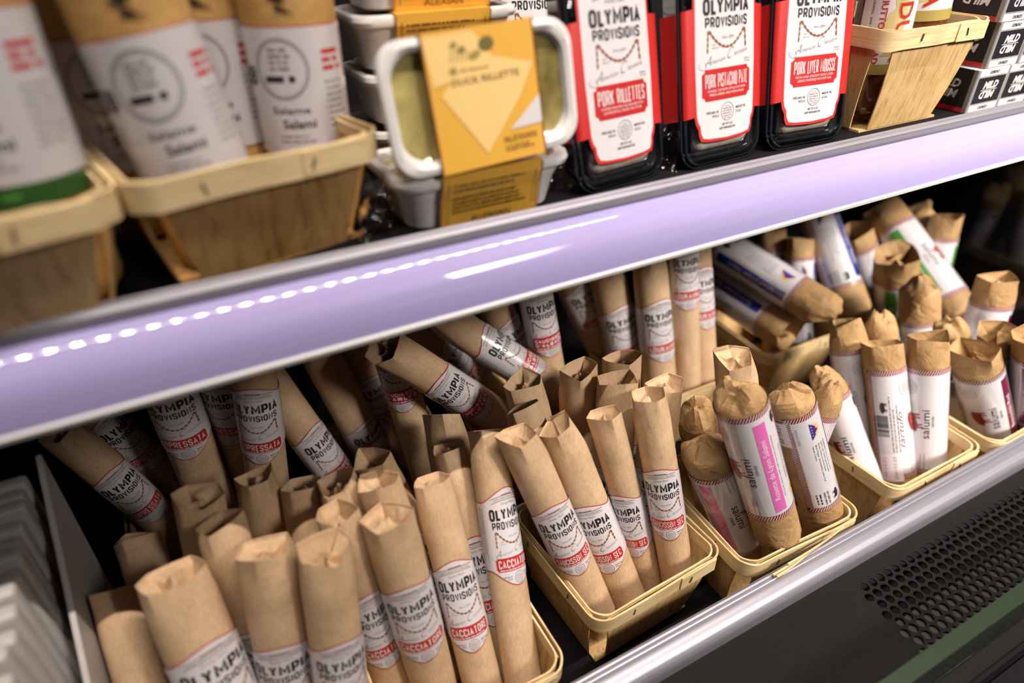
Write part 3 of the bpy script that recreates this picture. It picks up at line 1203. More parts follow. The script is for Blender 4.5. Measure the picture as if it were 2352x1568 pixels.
for i, (k, (c, yaw, lab)) in enumerate(BASKETS.items()):
    make_basket((c[0], c[1], 0.0006), yaw, lab, 'berry baskets of salami', seed=11 + i)

# loose splinters of the torn rim in front of the pink-banded salamis
t = root('rim_splinter', (.385, -.0300, .0865), 'long wood splinters torn from the rim of the pink-banded salami basket', 'splinter')
for (x0, y0, z0), (x1, y1, z1) in (((-.022, -.004, .002), (.060, .0005, .0035)), ((-.020, -.0065, .0015), (.030, -.0015, .0030)), ((-.005, -.0035, .005), (.070, .0010, .0060))):
    bm = bmesh.new()
    r_ = []
    for i in range(9):
        f = i / 8
        p = Vector((x0 + (x1 - x0) * f, y0 + (y1 - y0) * f - .001 * math.sin(PI * f), z0 + (z1 - z0) * f))
        h = .0009 * (1 - .6 * f)
        r_.append([p + Vector((0, -h, -h)), p + Vector((0, h, -h)), p + Vector((0, h, h)), p + Vector((0, -h, h))])
    loft(bm, r_)
    bmesh.ops.recalc_face_normals(bm, faces=bm.faces[:])
    link('splinter', mesh('splinter', bm, 'band', 30), t)

# ------------------------------------------------------------------ the wrapped salamis
R_O, L_O, R_S, L_S = .0185, .215, .0210, .185
TUBE_O = [tube_mesh('paper_wrapper', R_O, L_O, 100 + i, 'tuck', 'kraft') for i in range(8)]
TUBE_D = [tube_mesh('paper_wrapper', R_S, L_S, 200 + i, 'dome', 'kraft_soft') for i in range(5)]
TUBE_T = [tube_mesh('paper_wrapper', R_S, L_S, 300 + i, 'tuck', 'kraft_soft') for i in range(6)]
LAB_O = {k: olympia_label(v) for k, v in dict(
    sec=['SAUCISSON SEC'], cac=['CACCIATORE'], sop=['SOPRESSATA'], arl=['SAUCISSON', "D'ARLES"],
    als=['SAUCISSON', "D'ALSACE"], lou=['LOUKANIKA']).items()}
LAB_S = {
    'r': salumi_label('pink', 'Rosette de Lyon Salami'),
    'w': salumi_label(None, '', side_name='tartufo'),
    'p': salumi_label('purple', 'Beaujolais Red', side_name='pocacchino'),
    'b': salumi_label('blue', 'Spiced Juniper Salami'),
    'g': salumi_label('green', 'Finocchiona'),
}
OF_BASKET = dict(Z='cac', A='cac', B='sec', H='sop', I='arl', L='als', J='lou')
GROUP = dict(Z='kraft sticks in the far left basket', A='cacciatore sticks', B='saucisson sec sticks', C='pink-banded salamis', D='plain white-labelled salamis',
             E='wine-red banded salamis', H='soppressata sticks', I="saucisson d'Arles sticks", L="saucisson d'Alsace sticks", J='loukanika sticks',
             K='blue-banded salamis', G='green-banded salamis')
# id, basket, kind, foot, axis, radius, length, turn, label height (fraction), label upside down
STICKS = [
    ('B1','B','o',(0.2406,0.0371,0.023),(-0.2562,0.2497,0.9338),0.0166,0.215,-0.13,0.528,0),
    ('B2','B','o',(0.2784,0.0357,0.0069),(-0.2367,0.2906,0.9271),0.0172,0.215,-0.62,0.504,0),
    ('B3','B','o',(0.3089,0.0484,0.0079),(-0.2074,0.1809,0.9614),0.0142,0.215,-0.90,0.462,0),
    ('B4','B','o',(0.3238,0.027,0.0243),(-0.1246,0.2228,0.9669),0.0151,0.215,-0.61,0.522,0),
    ('B5','B','o',(0.3191,0.0801,0.0055),(0.0428,0.0488,0.9979),0.0166,0.215,-0.77,0.450,0),
    ('B6','B','o',(0.2878,0.0931,0.0075),(0.0344,0.0921,0.9952),0.0179,0.215,-0.66,0.450,0),
    ('B7','B','o',(0.3165,0.1145,0.0055),(0.0149,0.1162,0.9931),0.0175,0.215,-0.65,0.450,0),
    ('B8','B','o',(0.2842,0.1306,0.0057),(-0.0368,0.0679,0.9970),0.0182,0.215,-0.56,0.450,0),
    ('B9','B','o',(0.2521,0.1009,0.0056),(-0.1000,0.2911,0.9515),0.0181,0.215,-0.36,0.450,0),
    ('B10','B','o',(0.2534,0.0632,0.0064),(-0.1823,0.3162,0.9310),0.0154,0.215,-0.28,0.450,0),
    ('A1','A','o',(0.1447,0.0035,0.031),(0.1288,0.5451,0.8284),0.0153,0.215,0.17,0.620,0),
    ('A2','A','o',(0.116,0.0066,0.0075),(0.0019,0.4368,0.8996),0.0156,0.215,-0.19,0.541,0),
    ('A3','A','o',(0.0839,0.0352,0.0079),(-0.0609,0.1390,0.9884),0.018,0.215,-0.12,0.587,0),
    ('A4','A','o',(0.056,0.0536,0.0056),(-0.0619,0.1494,0.9868),0.0162,0.215,0.10,0.522,0),
    ('A7','A','o',(0.1039,0.0657,0.0076),(-0.1270,0.1539,0.9799),0.0161,0.215,-0.08,0.450,0),
    ('A8','A','o',(0.1299,0.1128,0.0056),(-0.2256,0.0805,0.9709),0.0153,0.215,0.00,0.450,0),
    ('A9','A','o',(0.0756,0.0805,0.0056),(-0.1186,0.1712,0.9781),0.0157,0.215,-0.02,0.450,0),
    ('A12','A','o',(0.1413,0.0642,0.0043),(0.0795,0.5204,0.8502),0.0189,0.215,0.09,0.501,0),
    ('A13','A','o',(0.1438,0.0244,0.0063),(0.0121,0.5267,0.8500),0.0146,0.215,-0.21,0.486,0),
    ('Z1','Z','o',(-0.054,0.0081,0.0135),(-0.0432,0.3976,0.9165),0.0222,0.215,0.37,0.620,0),
    ('Z2','Z','o',(-0.1053,-0.0022,0.0057),(-0.0177,0.6759,0.7368),0.0153,0.215,0.21,0.450,0),
    ('Z3','Z','o',(-0.0802,0.0394,0.006),(-0.0442,0.6521,0.7568),0.0164,0.215,0.19,0.450,0),
    ('Z4','Z','o',(-0.062,0.1063,0.0058),(0.1056,0.1963,0.9748),0.0168,0.215,0.00,0.450,0),
    ('Z5','Z','o',(-0.042,0.0782,0.0058),(0.0637,0.1767,0.9822),0.0164,0.215,-0.17,0.432,0),
    ('Z6','Z','o',(-0.0272,0.0453,0.006),(0.0949,0.1558,0.9832),0.019,0.215,-0.20,0.515,0),
    ('Z7','Z','o',(0.0048,0.0261,0.008),(0.1005,0.1367,0.9855),0.0178,0.215,0.02,0.536,0),
    ('Z8','Z','o',(-0.0114,0.0919,0.0059),(0.0540,0.2995,0.9526),0.0162,0.215,-0.04,0.450,0),
    ('Z9','Z','o',(0.0064,0.0603,0.0062),(0.1051,0.3660,0.9246),0.0158,0.215,-0.14,0.450,0),
    ('C1','C','r',(0.4071,-0.0015,0.0777),(-0.3276,0.1795,0.9276),0.0206,0.185,-0.98,0.600,0),
    ('C2','C','r',(0.4738,0.0021,0.0638),(-0.3601,0.1883,0.9137),0.0203,0.17,1.85,0.570,1),
    ('C3','C','r',(0.4235,0.0312,0.0059),(-0.4043,0.1308,0.9052),0.0227,0.185,-0.24,0.540,1),
    ('C4','C','r',(0.4343,0.0988,0.0055),(-0.3486,-0.0449,0.9362),0.0181,0.185,-0.47,0.500,0),
    ('C5','C','o',(0.4613,0.0725,0.0077),(-0.2186,0.1112,0.9695),0.0193,0.215,-0.69,0.450,0),
    ('C6','C','r',(0.4605,0.0374,0.0055),(0.1589,0.0335,0.9867),0.0139,0.185,-0.25,0.540,1),
    ('D1','D','w',(0.5794,-0.0009,0.0051),(-0.2513,0.4436,0.8603),0.0167,0.185,-0.92,0.560,0),
    ('D2','D','w',(0.6157,0.0037,0.0075),(-0.0308,0.4017,0.9153),0.0197,0.185,0.89,0.550,0),
    ('D3','D','w',(0.6561,0.0018,0.0074),(-0.0470,0.2875,0.9566),0.02,0.185,-0.98,0.530,0),
    ('D4','D','w',(0.6216,0.0475,0.0077),(-0.0330,0.4292,0.9026),0.0198,0.185,0.39,0.530,0),
    ('D5','D','w',(0.6588,0.0412,0.007),(-0.0049,0.4114,0.9114),0.0176,0.185,-0.94,0.540,0),
    ('E1','E','p',(0.7826,-0.0053,0.0074),(-0.4555,0.2032,0.8667),0.0234,0.185,-0.59,0.550,0),
    ('E2','E','p',(0.8221,0.0266,0.0048),(-0.4136,0.0627,0.9083),0.0179,0.185,0.61,0.540,0),
    ('E3','E','p',(0.822,-0.0092,0.0338),(-0.4812,0.0460,0.8754),0.021,0.185,-0.45,0.540,1),
    ('E4','E','p',(0.7804,0.0377,0.0058),(-0.3536,0.1854,0.9169),0.0179,0.185,0.94,0.540,0),
    ('E5','E','p',(0.7695,0.0866,0.008),(-0.0806,0.2855,0.9550),0.0222,0.185,-0.96,0.420,0),
    ('E6','E','p',(0.8197,0.0697,0.0076),(0.0460,0.1211,0.9916),0.0223,0.185,-0.60,0.520,0),
    ('H1','H','o',(-0.0693,0.3016,0.0079),(-0.2735,-0.0912,0.9576),0.0164,0.215,0.41,0.592,0),
    ('H2','H','o',(-0.048,0.3311,0.0077),(-0.3074,-0.0288,0.9511),0.0173,0.248,0.57,0.644,0),
    ('H3','H','o',(-0.0386,0.267,0.006),(-0.0130,-0.0553,0.9984),0.0192,0.285,-0.17,0.754,0),
    ('H4','H','o',(-0.0065,0.2911,0.006),(0.0237,-0.1223,0.9922),0.02,0.285,-0.56,0.721,0),
    ('H5','H','o',(-0.0041,0.2271,0.006),(0.0967,-0.0367,0.9946),0.0173,0.285,-0.29,0.750,0),
    ('I1','I','o',(0.0961,0.2633,0.006),(-0.3051,0.1716,0.9367),0.018,0.215,0.58,0.487,0),
    ('I2','I','o',(0.133,0.2998,0.007),(-0.2285,0.0144,0.9734),0.0188,0.215,0.46,0.364,0),
    ('I3','I','o',(0.1612,0.3287,0.0078),(-0.1986,-0.0265,0.9797),0.0201,0.215,0.02,0.541,0),
    ('I4','I','o',(0.1653,0.2267,0.0077),(-0.1121,0.1200,0.9864),0.0171,0.282,-0.41,0.693,0),
    ('I5','I','o',(0.2764,0.218,0.0801),(-0.6623,-0.0033,0.7492),0.0178,0.225,0.05,0.600,0),
    ('I6','L','o',(0.3409,0.1894,0.1036),(-0.6814,0.4130,0.6042),0.0183,0.215,0.96,0.595,0),
    ('I7','L','o',(0.3247,0.2643,0.0076),(-0.2558,0.1475,0.9554),0.0189,0.249,0.45,0.645,0),
    ('I8','L','o',(0.326,0.227,0.0078),(-0.1093,0.1665,0.9800),0.0174,0.285,-0.03,0.696,0),
    ('I9','L','o',(0.3245,0.3295,0.0079),(-0.6084,-0.0126,0.7935),0.0192,0.244,0.82,0.637,0),
    ('J1','J','o',(0.474,0.3165,0.0057),(-0.4033,0.1098,0.9085),0.0218,0.252,0.25,0.649,0),
    ('J2','J','o',(0.4551,0.2609,0.0071),(-0.1661,0.2210,0.9610),0.0215,0.22,-0.06,0.590,0),
    ('J3','J','o',(0.464,0.2192,0.0074),(-0.0391,0.2478,0.9680),0.0199,0.234,-0.08,0.619,0),
    ('J4','J','o',(0.4989,0.2166,0.0076),(-0.0037,0.2288,0.9735),0.017,0.285,-0.37,0.702,0),
    ('J5','J','o',(0.5301,0.2168,0.0077),(-0.0093,0.2842,0.9587),0.0174,0.253,-0.12,0.651,0),
    ('K1','K','b',(0.6229,0.3936,0.1242),(0.1000,-0.9890,-0.1086),0.024,0.185,-1.65,0.500,1),
    ('K2','K','b',(0.6243,0.3545,0.1804),(0.2021,-0.9614,-0.1870),0.024,0.185,-0.81,0.440,1),
    ('K3','K','b',(0.7669,0.2116,0.0948),(0.0908,0.6998,0.7085),0.0245,0.185,0.95,0.530,1),
    ('K4','K','b',(0.713,0.2695,0.0062),(0.0632,0.3816,0.9222),0.0194,0.185,-0.96,0.540,0),
    ('K5','K','b',(0.7137,0.2287,0.0077),(0.1081,0.3806,0.9184),0.0189,0.185,1.28,0.550,1),
    ('G1','G','g',(0.886,0.141,0.0948),(0.0270,0.8497,0.5265),0.0271,0.185,-0.37,0.470,1),
    ('G2','G','g',(0.8812,0.2057,0.0075),(-0.4032,-0.0022,0.9151),0.0271,0.185,-0.27,0.500,1),
    ('G3','G','g',(0.9151,0.2439,0.0079),(-0.4183,0.2530,0.8724),0.0232,0.185,-0.50,0.560,1),
    ('G4','G','g',(0.9292,0.2011,0.0079),(0.0638,0.1676,0.9838),0.0209,0.185,-0.60,0.540,0),
    ('G5','G','g',(0.9197,0.2959,0.0081),(0.2195,-0.1249,0.9676),0.0229,0.185,-1.03,0.540,0),
]
WORDS = {
    'B1': "saucisson sec stick in kraft paper, first from the left in its basket's front row",
    'B2': "saucisson sec stick in kraft paper, second from the left in its basket's front row",
    'B3': 'saucisson sec stick in kraft paper, third from the left, half behind its neighbour',
    'B4': "saucisson sec stick in kraft paper, rightmost in its basket's front row",
    'B5': 'plain kraft stick just behind the rightmost saucisson sec stick, its top corner showing',
    'B6': 'kraft stick in the second row, behind the third and fourth saucisson sec sticks',
    'B7': 'kraft stick at the very back of the saucisson sec basket, before the loukanika sticks',
    'B8': 'kraft salami stick with wide open top, behind the second saucisson sec stick',
    'B9': 'kraft stick at the left back of the saucisson sec basket, beside the Alsace label',
    'B10': 'small creased kraft stick top between the two leftmost saucisson sec sticks',
    'A1': 'kraft salami stick with cacciatore label set high, rightmost in its basket',
    'A2': 'kraft salami stick with cacciatore label, tall peaked top corner, second row from the right',
    'A3': 'bright kraft salami stick with cacciatore label, frontmost in its basket',
    'A4': 'kraft salami stick whose cacciatore label is half hidden by the frontmost one',
    'A7': 'kraft stick with folded top directly behind the frontmost cacciatore stick',
    'A8': "kraft salami stick at the back of the cacciatore basket, below the saucisson d'Arles labels",
    'A9': 'kraft salami stick with slanting crumpled top at the left back of the cacciatore basket',
    'A12': 'kraft salami stick with rolled seam standing behind the cacciatore sticks, label in shade',
    'A13': 'kraft salami stick squeezed between two cacciatore sticks, only a strip of its label showing',
    'Z1': "widest kraft salami stick in the far left basket, label cut by the photo's bottom edge",
    'Z2': 'blank kraft salami stick nearest the white divider, leftmost in the photo',
    'Z3': 'kraft salami stick behind the widest one, next to the dark gap by the divider',
    'Z4': 'kraft salami stick at the back of the far left basket, under the soppressata label',
    'Z5': 'kraft salami stick between the widest stick and the blank pair, a sliver of label showing',
    'Z6': "kraft stick with tucked paper top at the photo's bottom edge, left of the brightest one",
    'Z7': "brightest kraft stick with deeply tucked top, at the photo's bottom edge",
    'Z8': 'tall kraft stick with a square open mouth at the back of the far left basket',
    'Z9': 'kraft salami stick with flat pinched top, right of the square-mouthed one',
    'C1': 'tall salami in crinkled kraft with pink band label, upright at the middle of its basket',
    'C2': 'salami with sell by sticker and striped ingredient panel, right of the tall pink-banded one',
    'C3': 'upside-down pink-banded salami low at the left of its basket, beside the saucisson sec basket',
    'C4': 'small crumpled kraft salami end behind the low pink-banded salami',
    'C5': 'square-topped kraft stick without visible label behind the tall pink-banded salami',
    'C6': 'pink-banded salami half hidden behind the one with the sell by sticker',
    'D1': 'white-labelled salami leaning far left out of its basket, towards the pink-banded ones',
    'D2': 'white-labelled salami with barcode and pale date sticker',
    'D3': 'white-labelled salami showing the red pig, right of the barcode one',
    'D4': 'white-labelled salami behind the barcode one, crumpled top below the blue-banded salami',
    'D5': 'short crumpled kraft salami end behind the white-labelled barcode salami',
    'E1': 'salami with red pig and wine-red band leaning left in the basket at the right edge',
    'E2': 'shaded kraft and white salami behind the leaning wine-red banded one',
    'E3': 'wine-red banded salami with sun emblem cut by the right edge of the photo',
    'E4': 'salami with crumpled kraft top at the left of the wine-red basket, its barcode low down',
    'E5': 'tall kraft salami with pleated fold, standing between the white-labelled and green-banded salamis',
    'E6': 'upright salami with folded flat kraft top against the black end wall',
    'H1': 'soppressata stick leaning furthest left, lowest label in the dark rear basket',
    'H2': 'soppressata stick leaning left in deep shade, behind the lowest one',
    'H3': 'soppressata stick with a bright streak of light on its label',
    'H4': 'soppressata stick right of the one with the bright streak',
    'H5': 'soppressata stick mostly hidden at the right of its dark rear basket',
    'I1': "saucisson d'Arles stick leaning left, first from the left in its rear basket",
    'I2': "saucisson d'Arles stick with long bare kraft top, second from the left in its rear basket",
    'I3': "saucisson d'Arles stick in shade behind the second and fourth ones",
    'I4': "saucisson d'Arles stick with a well lit label, its top behind the slanting Alsace stick",
    'I5': "saucisson d'Alsace stick lying slantwise with its open end towards the shelf rail",
    'I6': "saucisson d'Alsace stick slanting from the shelf rail, second of the slanting pair",
    'I7': "saucisson d'Alsace stick behind the second slanting one, part of its label showing",
    'I8': "saucisson d'Alsace stick standing steeply in shade next to the black gap",
    'I9': "shaded saucisson d'Alsace stick beneath the two slanting ones",
    'J1': 'loukanika stick first from the left, partly behind its neighbour',
    'J2': 'loukanika stick second from the left, long bare kraft top',
    'J3': 'loukanika stick third from the left, under the shelf rail',
    'J4': 'loukanika stick with high label, fourth from the left, lit by a streak of light',
    'J5': 'loukanika stick at the right of its row, mostly hidden behind the fourth',
    'K1': 'blue-banded salami lying slantwise, lower of the two',
    'K2': 'blue-banded salami lying slantwise, upper of the two, its emblem upside down',
    'K3': 'blue-banded salami standing upright with striped label edge, right of the slanting two',
    'K4': 'kraft-topped salami behind the upper slanting blue-banded one',
    'K5': 'shaded white-labelled salami left of the upright blue-banded one',
    'G1': 'green-banded salami leaning right with a wide open kraft mouth at its top',
    'G2': 'green-banded salami with crumpled open kraft mouth facing the camera, below the leaning one',
    'G3': 'green-banded salami in shade showing its red pig, left of the open mouths',
    'G4': 'green-banded salami with torn kraft tip leaning right against the black end wall',
    'G5': 'crumpled kraft salami end at the very back, above the torn-tipped one',
}
DOMES = {'C1', 'C2', 'C3', 'C4', 'C6', 'D5', 'E5', 'D1', 'K2', 'G5', 'E4'}
NOLABEL = {'C5'}


def place_stick(idx, rec):
    k, b, kind, foot, d, R, L, phi, tl, flip = rec
    d = Vector(d).normalized()
    Y = Vector((0, 1, 0)) if abs(d.y) < .9 else Vector((0, 0, 1))
    Y = (Y - d * Y.dot(d)).normalized()
    X = Y.cross(d)
    m3 = Matrix((X, Y, d)).transposed() @ Matrix.Rotation(phi, 3, 'Z')
    R0, L0 = (R_O, L_O) if kind == 'o' else (R_S, L_S)
    r = root('wrapped_salami_stick' if kind == 'o' else 'wrapped_salami', foot, WORDS[k], 'salami', GROUP[b])
    r.rotation_euler = m3.to_euler()
    r.scale = (R / R0, R / R0, L / L0)
    if kind == 'o':
        me = TUBE_O[(idx * 3 + 1) % len(TUBE_O)]
    elif k in DOMES:
        me = TUBE_D[idx % len(TUBE_D)]
    else:
        me = TUBE_T[idx % len(TUBE_T)]
    spin = (idx * 1.37) % 6.28
    link('paper_wrapper', me, r, (0, 0, 0), (0, 0, spin))
    if k in NOLABEL:
        return r
    lab = LAB_S[kind] if kind != 'o' else LAB_O['als' if k == 'I5' else OF_BASKET[b]]
    l = link('paper_label' if kind == 'o' else 'label_band', lab, r, (0, 0, tl * L0), (0, PI if flip else 0, 0))
    l.scale = (1, 1, L0 / L)
    return r


PLACED = {rec[0]: place_stick(i, rec) for i, rec in enumerate(STICKS)}

# price stickers
a = Art()
a.rect(-.011, -.016, .011, .016, 'sticker', 0)
a.text('SELL BY', -.0045, 0, .0030, 'ink', 1, width=.0170, rot=PI / 2, bold=.02)
a.text('03 19.21', .0050, 0, .0042, 'ink', 1, width=.0240, rot=PI / 2)
l = link('sell_by_sticker', a.build('sell_by_sticker', R=.021, base=.0009, lift=.0001), PLACED['C2'], (0, 0, .150), (0, 0, rad(-193)))
l['label'] = 'white sell by date sticker'
a = Art()
a.rect(-.011, -.016, .011, .016, 'sticker', 0)
a.text('03.12.21', -.0045, 0, .0034, 'grey_ink', 1, width=.0220, rot=PI / 2)
a.text('200103.03', .0055, 0, .0032, 'grey_ink', 1, width=.0260, rot=PI / 2)
l = link('sell_by_sticker', a.build('sell_by_sticker', R=.021, base=.0009, lift=.0001), PLACED['D2'], (0, 0, .054), (0, 0, rad(-112)))
l['label'] = 'pale pink date sticker'

# ------------------------------------------------------------------ white divider and the row of white trays at the left
bm = bmesh.new()
prof = [(.205, .0), (.205, .250), (.083, .160), (-.025, .078), (-.025, .0)]
ra = [bm.verts.new((-.1290, y, z)) for y, z in prof]
rb = [bm.verts.new((-.1255, y, z)) for y, z in prof]
bm.faces.new(ra)
bm.faces.new(rb[::-1])
for i in range(5):
    bm.faces.new((ra[i], ra[(i + 1) % 5], rb[(i + 1) % 5], rb[i]))
bmesh.ops.recalc_face_normals(bm, faces=bm.faces[:])
for v in bm.verts:
    v.co -= Vector((-.127, .09, 0))
dv = link('divider_panel', mesh('divider_panel', bm, 'white_plastic'), None, (-.127, .09, .0004))
tag(dv, 'thin white upright divider with sloping top edge between the white trays and the salami', 'divider')
bm = bmesh.new()
box(bm, -.085, .085, -.0058, .0058, 0, .236, .0034, 3)
slab = mesh('upright_tray', bm, 'white_plastic', 50)
ORD = ['first', 'second', 'third', 'fourth', 'fifth', 'sixth', 'seventh', 'eighth', 'ninth', 'tenth', 'eleventh', 'twelfth']
rg = random.Random(4)
for i in range(12):
    s = link('upright_tray', slab, None, (-.2240 + rg.uniform(-.0015, .0015), .205 - i * .0148, .0004 + rg.uniform(0, .002) * 0))
    s.scale = (1, 1, 1 + rg.uniform(-.02, .02))
    tag(s, 'white tray standing on edge, %s from the back of the row left of the divider' % ORD[i], 'tray', 'white trays standing on edge')


# ------------------------------------------------------------------ upper shelf
def merge(name, parts, smooth=None):
    """Join meshes (mesh, matrix) into one, keeping their materials."""
    keys, bm = [], bmesh.new()
    for me, mx in parts:
        n0 = len(bm.faces)
        m2 = me.copy()
        m2.transform(mx)
        bm.from_mesh(m2)
        bm.faces.ensure_lookup_table()
        idx = []
        for mt in me.materials:
            if mt not in keys:
                keys.append(mt)
            idx.append(keys.index(mt))
        for f in bm.faces[n0:]:
            f.material_index = idx[f.material_index]
        bpy.data.meshes.remove(m2)
    out = bpy.data.meshes.new(name)
    bm.to_mesh(out)
    bm.free()
    for k in keys:
        out.materials.append(k)
    if smooth is not None:
        out.shade_smooth()
        out.set_sharp_from_angle(angle=rad(smooth))
    return out


ID4 = Matrix.Identity(4)
make_basket((-.1030, .153, SZ), 12, 'berry basket at the left edge of the upper shelf, in front of the green-footed salami', 'berry baskets on the upper shelf', 'panel_x', H=.067, seed=31)
make_basket((.0360, .1830, SZ), 12, 'stained berry basket on the upper shelf between the left edge and the duck rillette trays', 'berry baskets on the upper shelf', 'panel_dark', H=.067, seed=32)
make_basket((.6140, .1900, SZ), 0, 'pale berry basket on the upper shelf holding the prosciutto spread sausages', 'berry baskets on the upper shelf', 'panel_x', H=.087, seed=33)


# big salamis in the left baskets
def big_label(foot_green, small):
    a = Art()
    h = .036
    a.rect(-.075, -h, .075, h, 'dimmed_white', 0)
    a.rect(-.075, h - .0006, .075, h, 'red', 1)
    if foot_green:
        a.rect(-.075, -h - .011, .075, -h, 'dark_green', 0)
        a.dashes(-.02, -h - .006, .030, 1, .002, .002, 'green', 1, 3)
    for cx in (-.004, .060):
        a.ring(cx, .013, .0165, .0165, .0011, 'grey_ink', 1)
        a.ring(cx, .013, .0150, .0150, .0004, 'grey_ink', 1)
        a.dashes(cx - .007, .0230, .014, 4, .0034, .0016, 'grey_ink', 2, 5)
        a.dashes(cx - .011, .0060, .022, 1, .003, .0034, 'ink', 2, 5)
    if small:
        a.text('28', -.0300, .004, .0110, 'ink', 3, bold=.02)
    a.text('Salame', -.002, -.0120, .0042, 'ink', 1, width=.0240, bold=.01)
    a.text('Salami', .002, -.0205, .0052, 'ink', 1, width=.0210, bold=.02)
    a.dashes(-.012, -.026, .024, 2, .0030, .0011, 'grey_ink', 1, 6)
    a.dashes(-.044, -.006, .018, 8, .0034, .0010, 'grey_ink', 1, 7)
    a.dashes(.022, .020, .016, 3, .0045, .0026, 'red', 1, 12)
    a.dashes(.022, .004, .017, 8, .0036, .0010, 'grey_ink', 1, 9)
    return a.build('label_band', R=.030, base=.0006, step=.003)


LB1, LB2 = big_label(True, False), big_label(False, True)
BIGTUBE = tube_mesh('paper_wrapper', .030, .20, 41, 'tuck', 'kraft_gold')
a = Art()
for i in range(5):
    a.stroke([(-.009 + .018 * random.Random(i).random(), .012 - i * .005), (.000 + .006 * math.sin(i * 2.1), .010 - i * .0052), (.009 * math.cos(i), .013 - i * .005)], .0022, 'ink', 1)
    a.stroke([(-.006 + i * .003, .012), (-.004 + i * .002, -.004 + i * .001)], .0015, 'ink', 1)
SCRIPT = a.build('printed_mark', R=.030, base=.0008, step=.003)


def big(loc, R, turn, tilt, lab, label, zl=.088):
    r = root('large_salami', loc, label, 'salami', 'large salamis in the left baskets')
    r.rotation_euler = (rad(tilt[0]), rad(tilt[1]), rad(turn))
    r.scale = (R / .030, R / .030, 1)
    link('paper_wrapper', BIGTUBE, r)
    link('label_band', lab, r, (0, 0, zl))
    link('printed_mark', SCRIPT, r, (0, 0, zl + .053), (0, 0, rad(8)))


big((-.0640, .1440, SZ + .003), .0310, -8, (-3, 0), LB1, 'large salami with green foot band at the left edge of the upper shelf', .103)
big((.0240, .1520, SZ + .003), .0285, -4, (-4, -8), LB2, 'large white-labelled salami leaning left in the stained basket, nearest the camera')
big((-.0180, .2160, SZ + .003), .0270, 18, (-2, -2), LB2, 'large salami marked 28 half hidden behind the leaning one in the stained basket', .080)
big((.0890, .1980, SZ + .003), .0280, -22, (-3, 0), LB2, 'large upright salami with kraft top at the right of the stained basket', .079)
big((.0440, .2230, SZ + .003), .0270, -10, (-3, 0), LB2, 'large salami in shade at the back of the stained basket', .082)


# duck rillette trays
def tray_mesh():
    bm = bmesh.new()
    hx, hy, H = .0625, .0375, .0370
    rings = []
    for ox, z in ((-.0115, 0), (-.0098, .0012), (-.0062, .020), (-.0055, .0215), (-.0048, .0235), (-.003, .0290), (0, .0300), (.0008, .0330), (0, .0360), (-.0035, .0370), (-.006, .0355), (-.0075, .0305), (-.016, .0060)):
        rings.append([(x, y, z) for x, y in rrect(hx + ox, hy + ox, .016, 8)])
    loft(bm, rings)
    bmesh.ops.recalc_face_normals(bm, faces=bm.faces[:])
    return mesh('tray', bm, 'tray_white', 35)


def filling_mesh():
    bm = bmesh.new()
    rings = []
    for k in (1.0, .93, .8, .6, .35, .1):
        rings.append([(x * k, y * k, .0318 - .0035 * (1 - k) ** .5 + .0012 * noise.noise(Vector((x * k * 60, y * k * 60, 0)))) for x, y in rrect(.0565, .0315, .012, 8)])
    loft(bm, rings, False, True)
    bmesh.ops.recalc_face_normals(bm, faces=bm.faces[:])
    return mesh('rillette_filling', bm, 'rillette', 60)


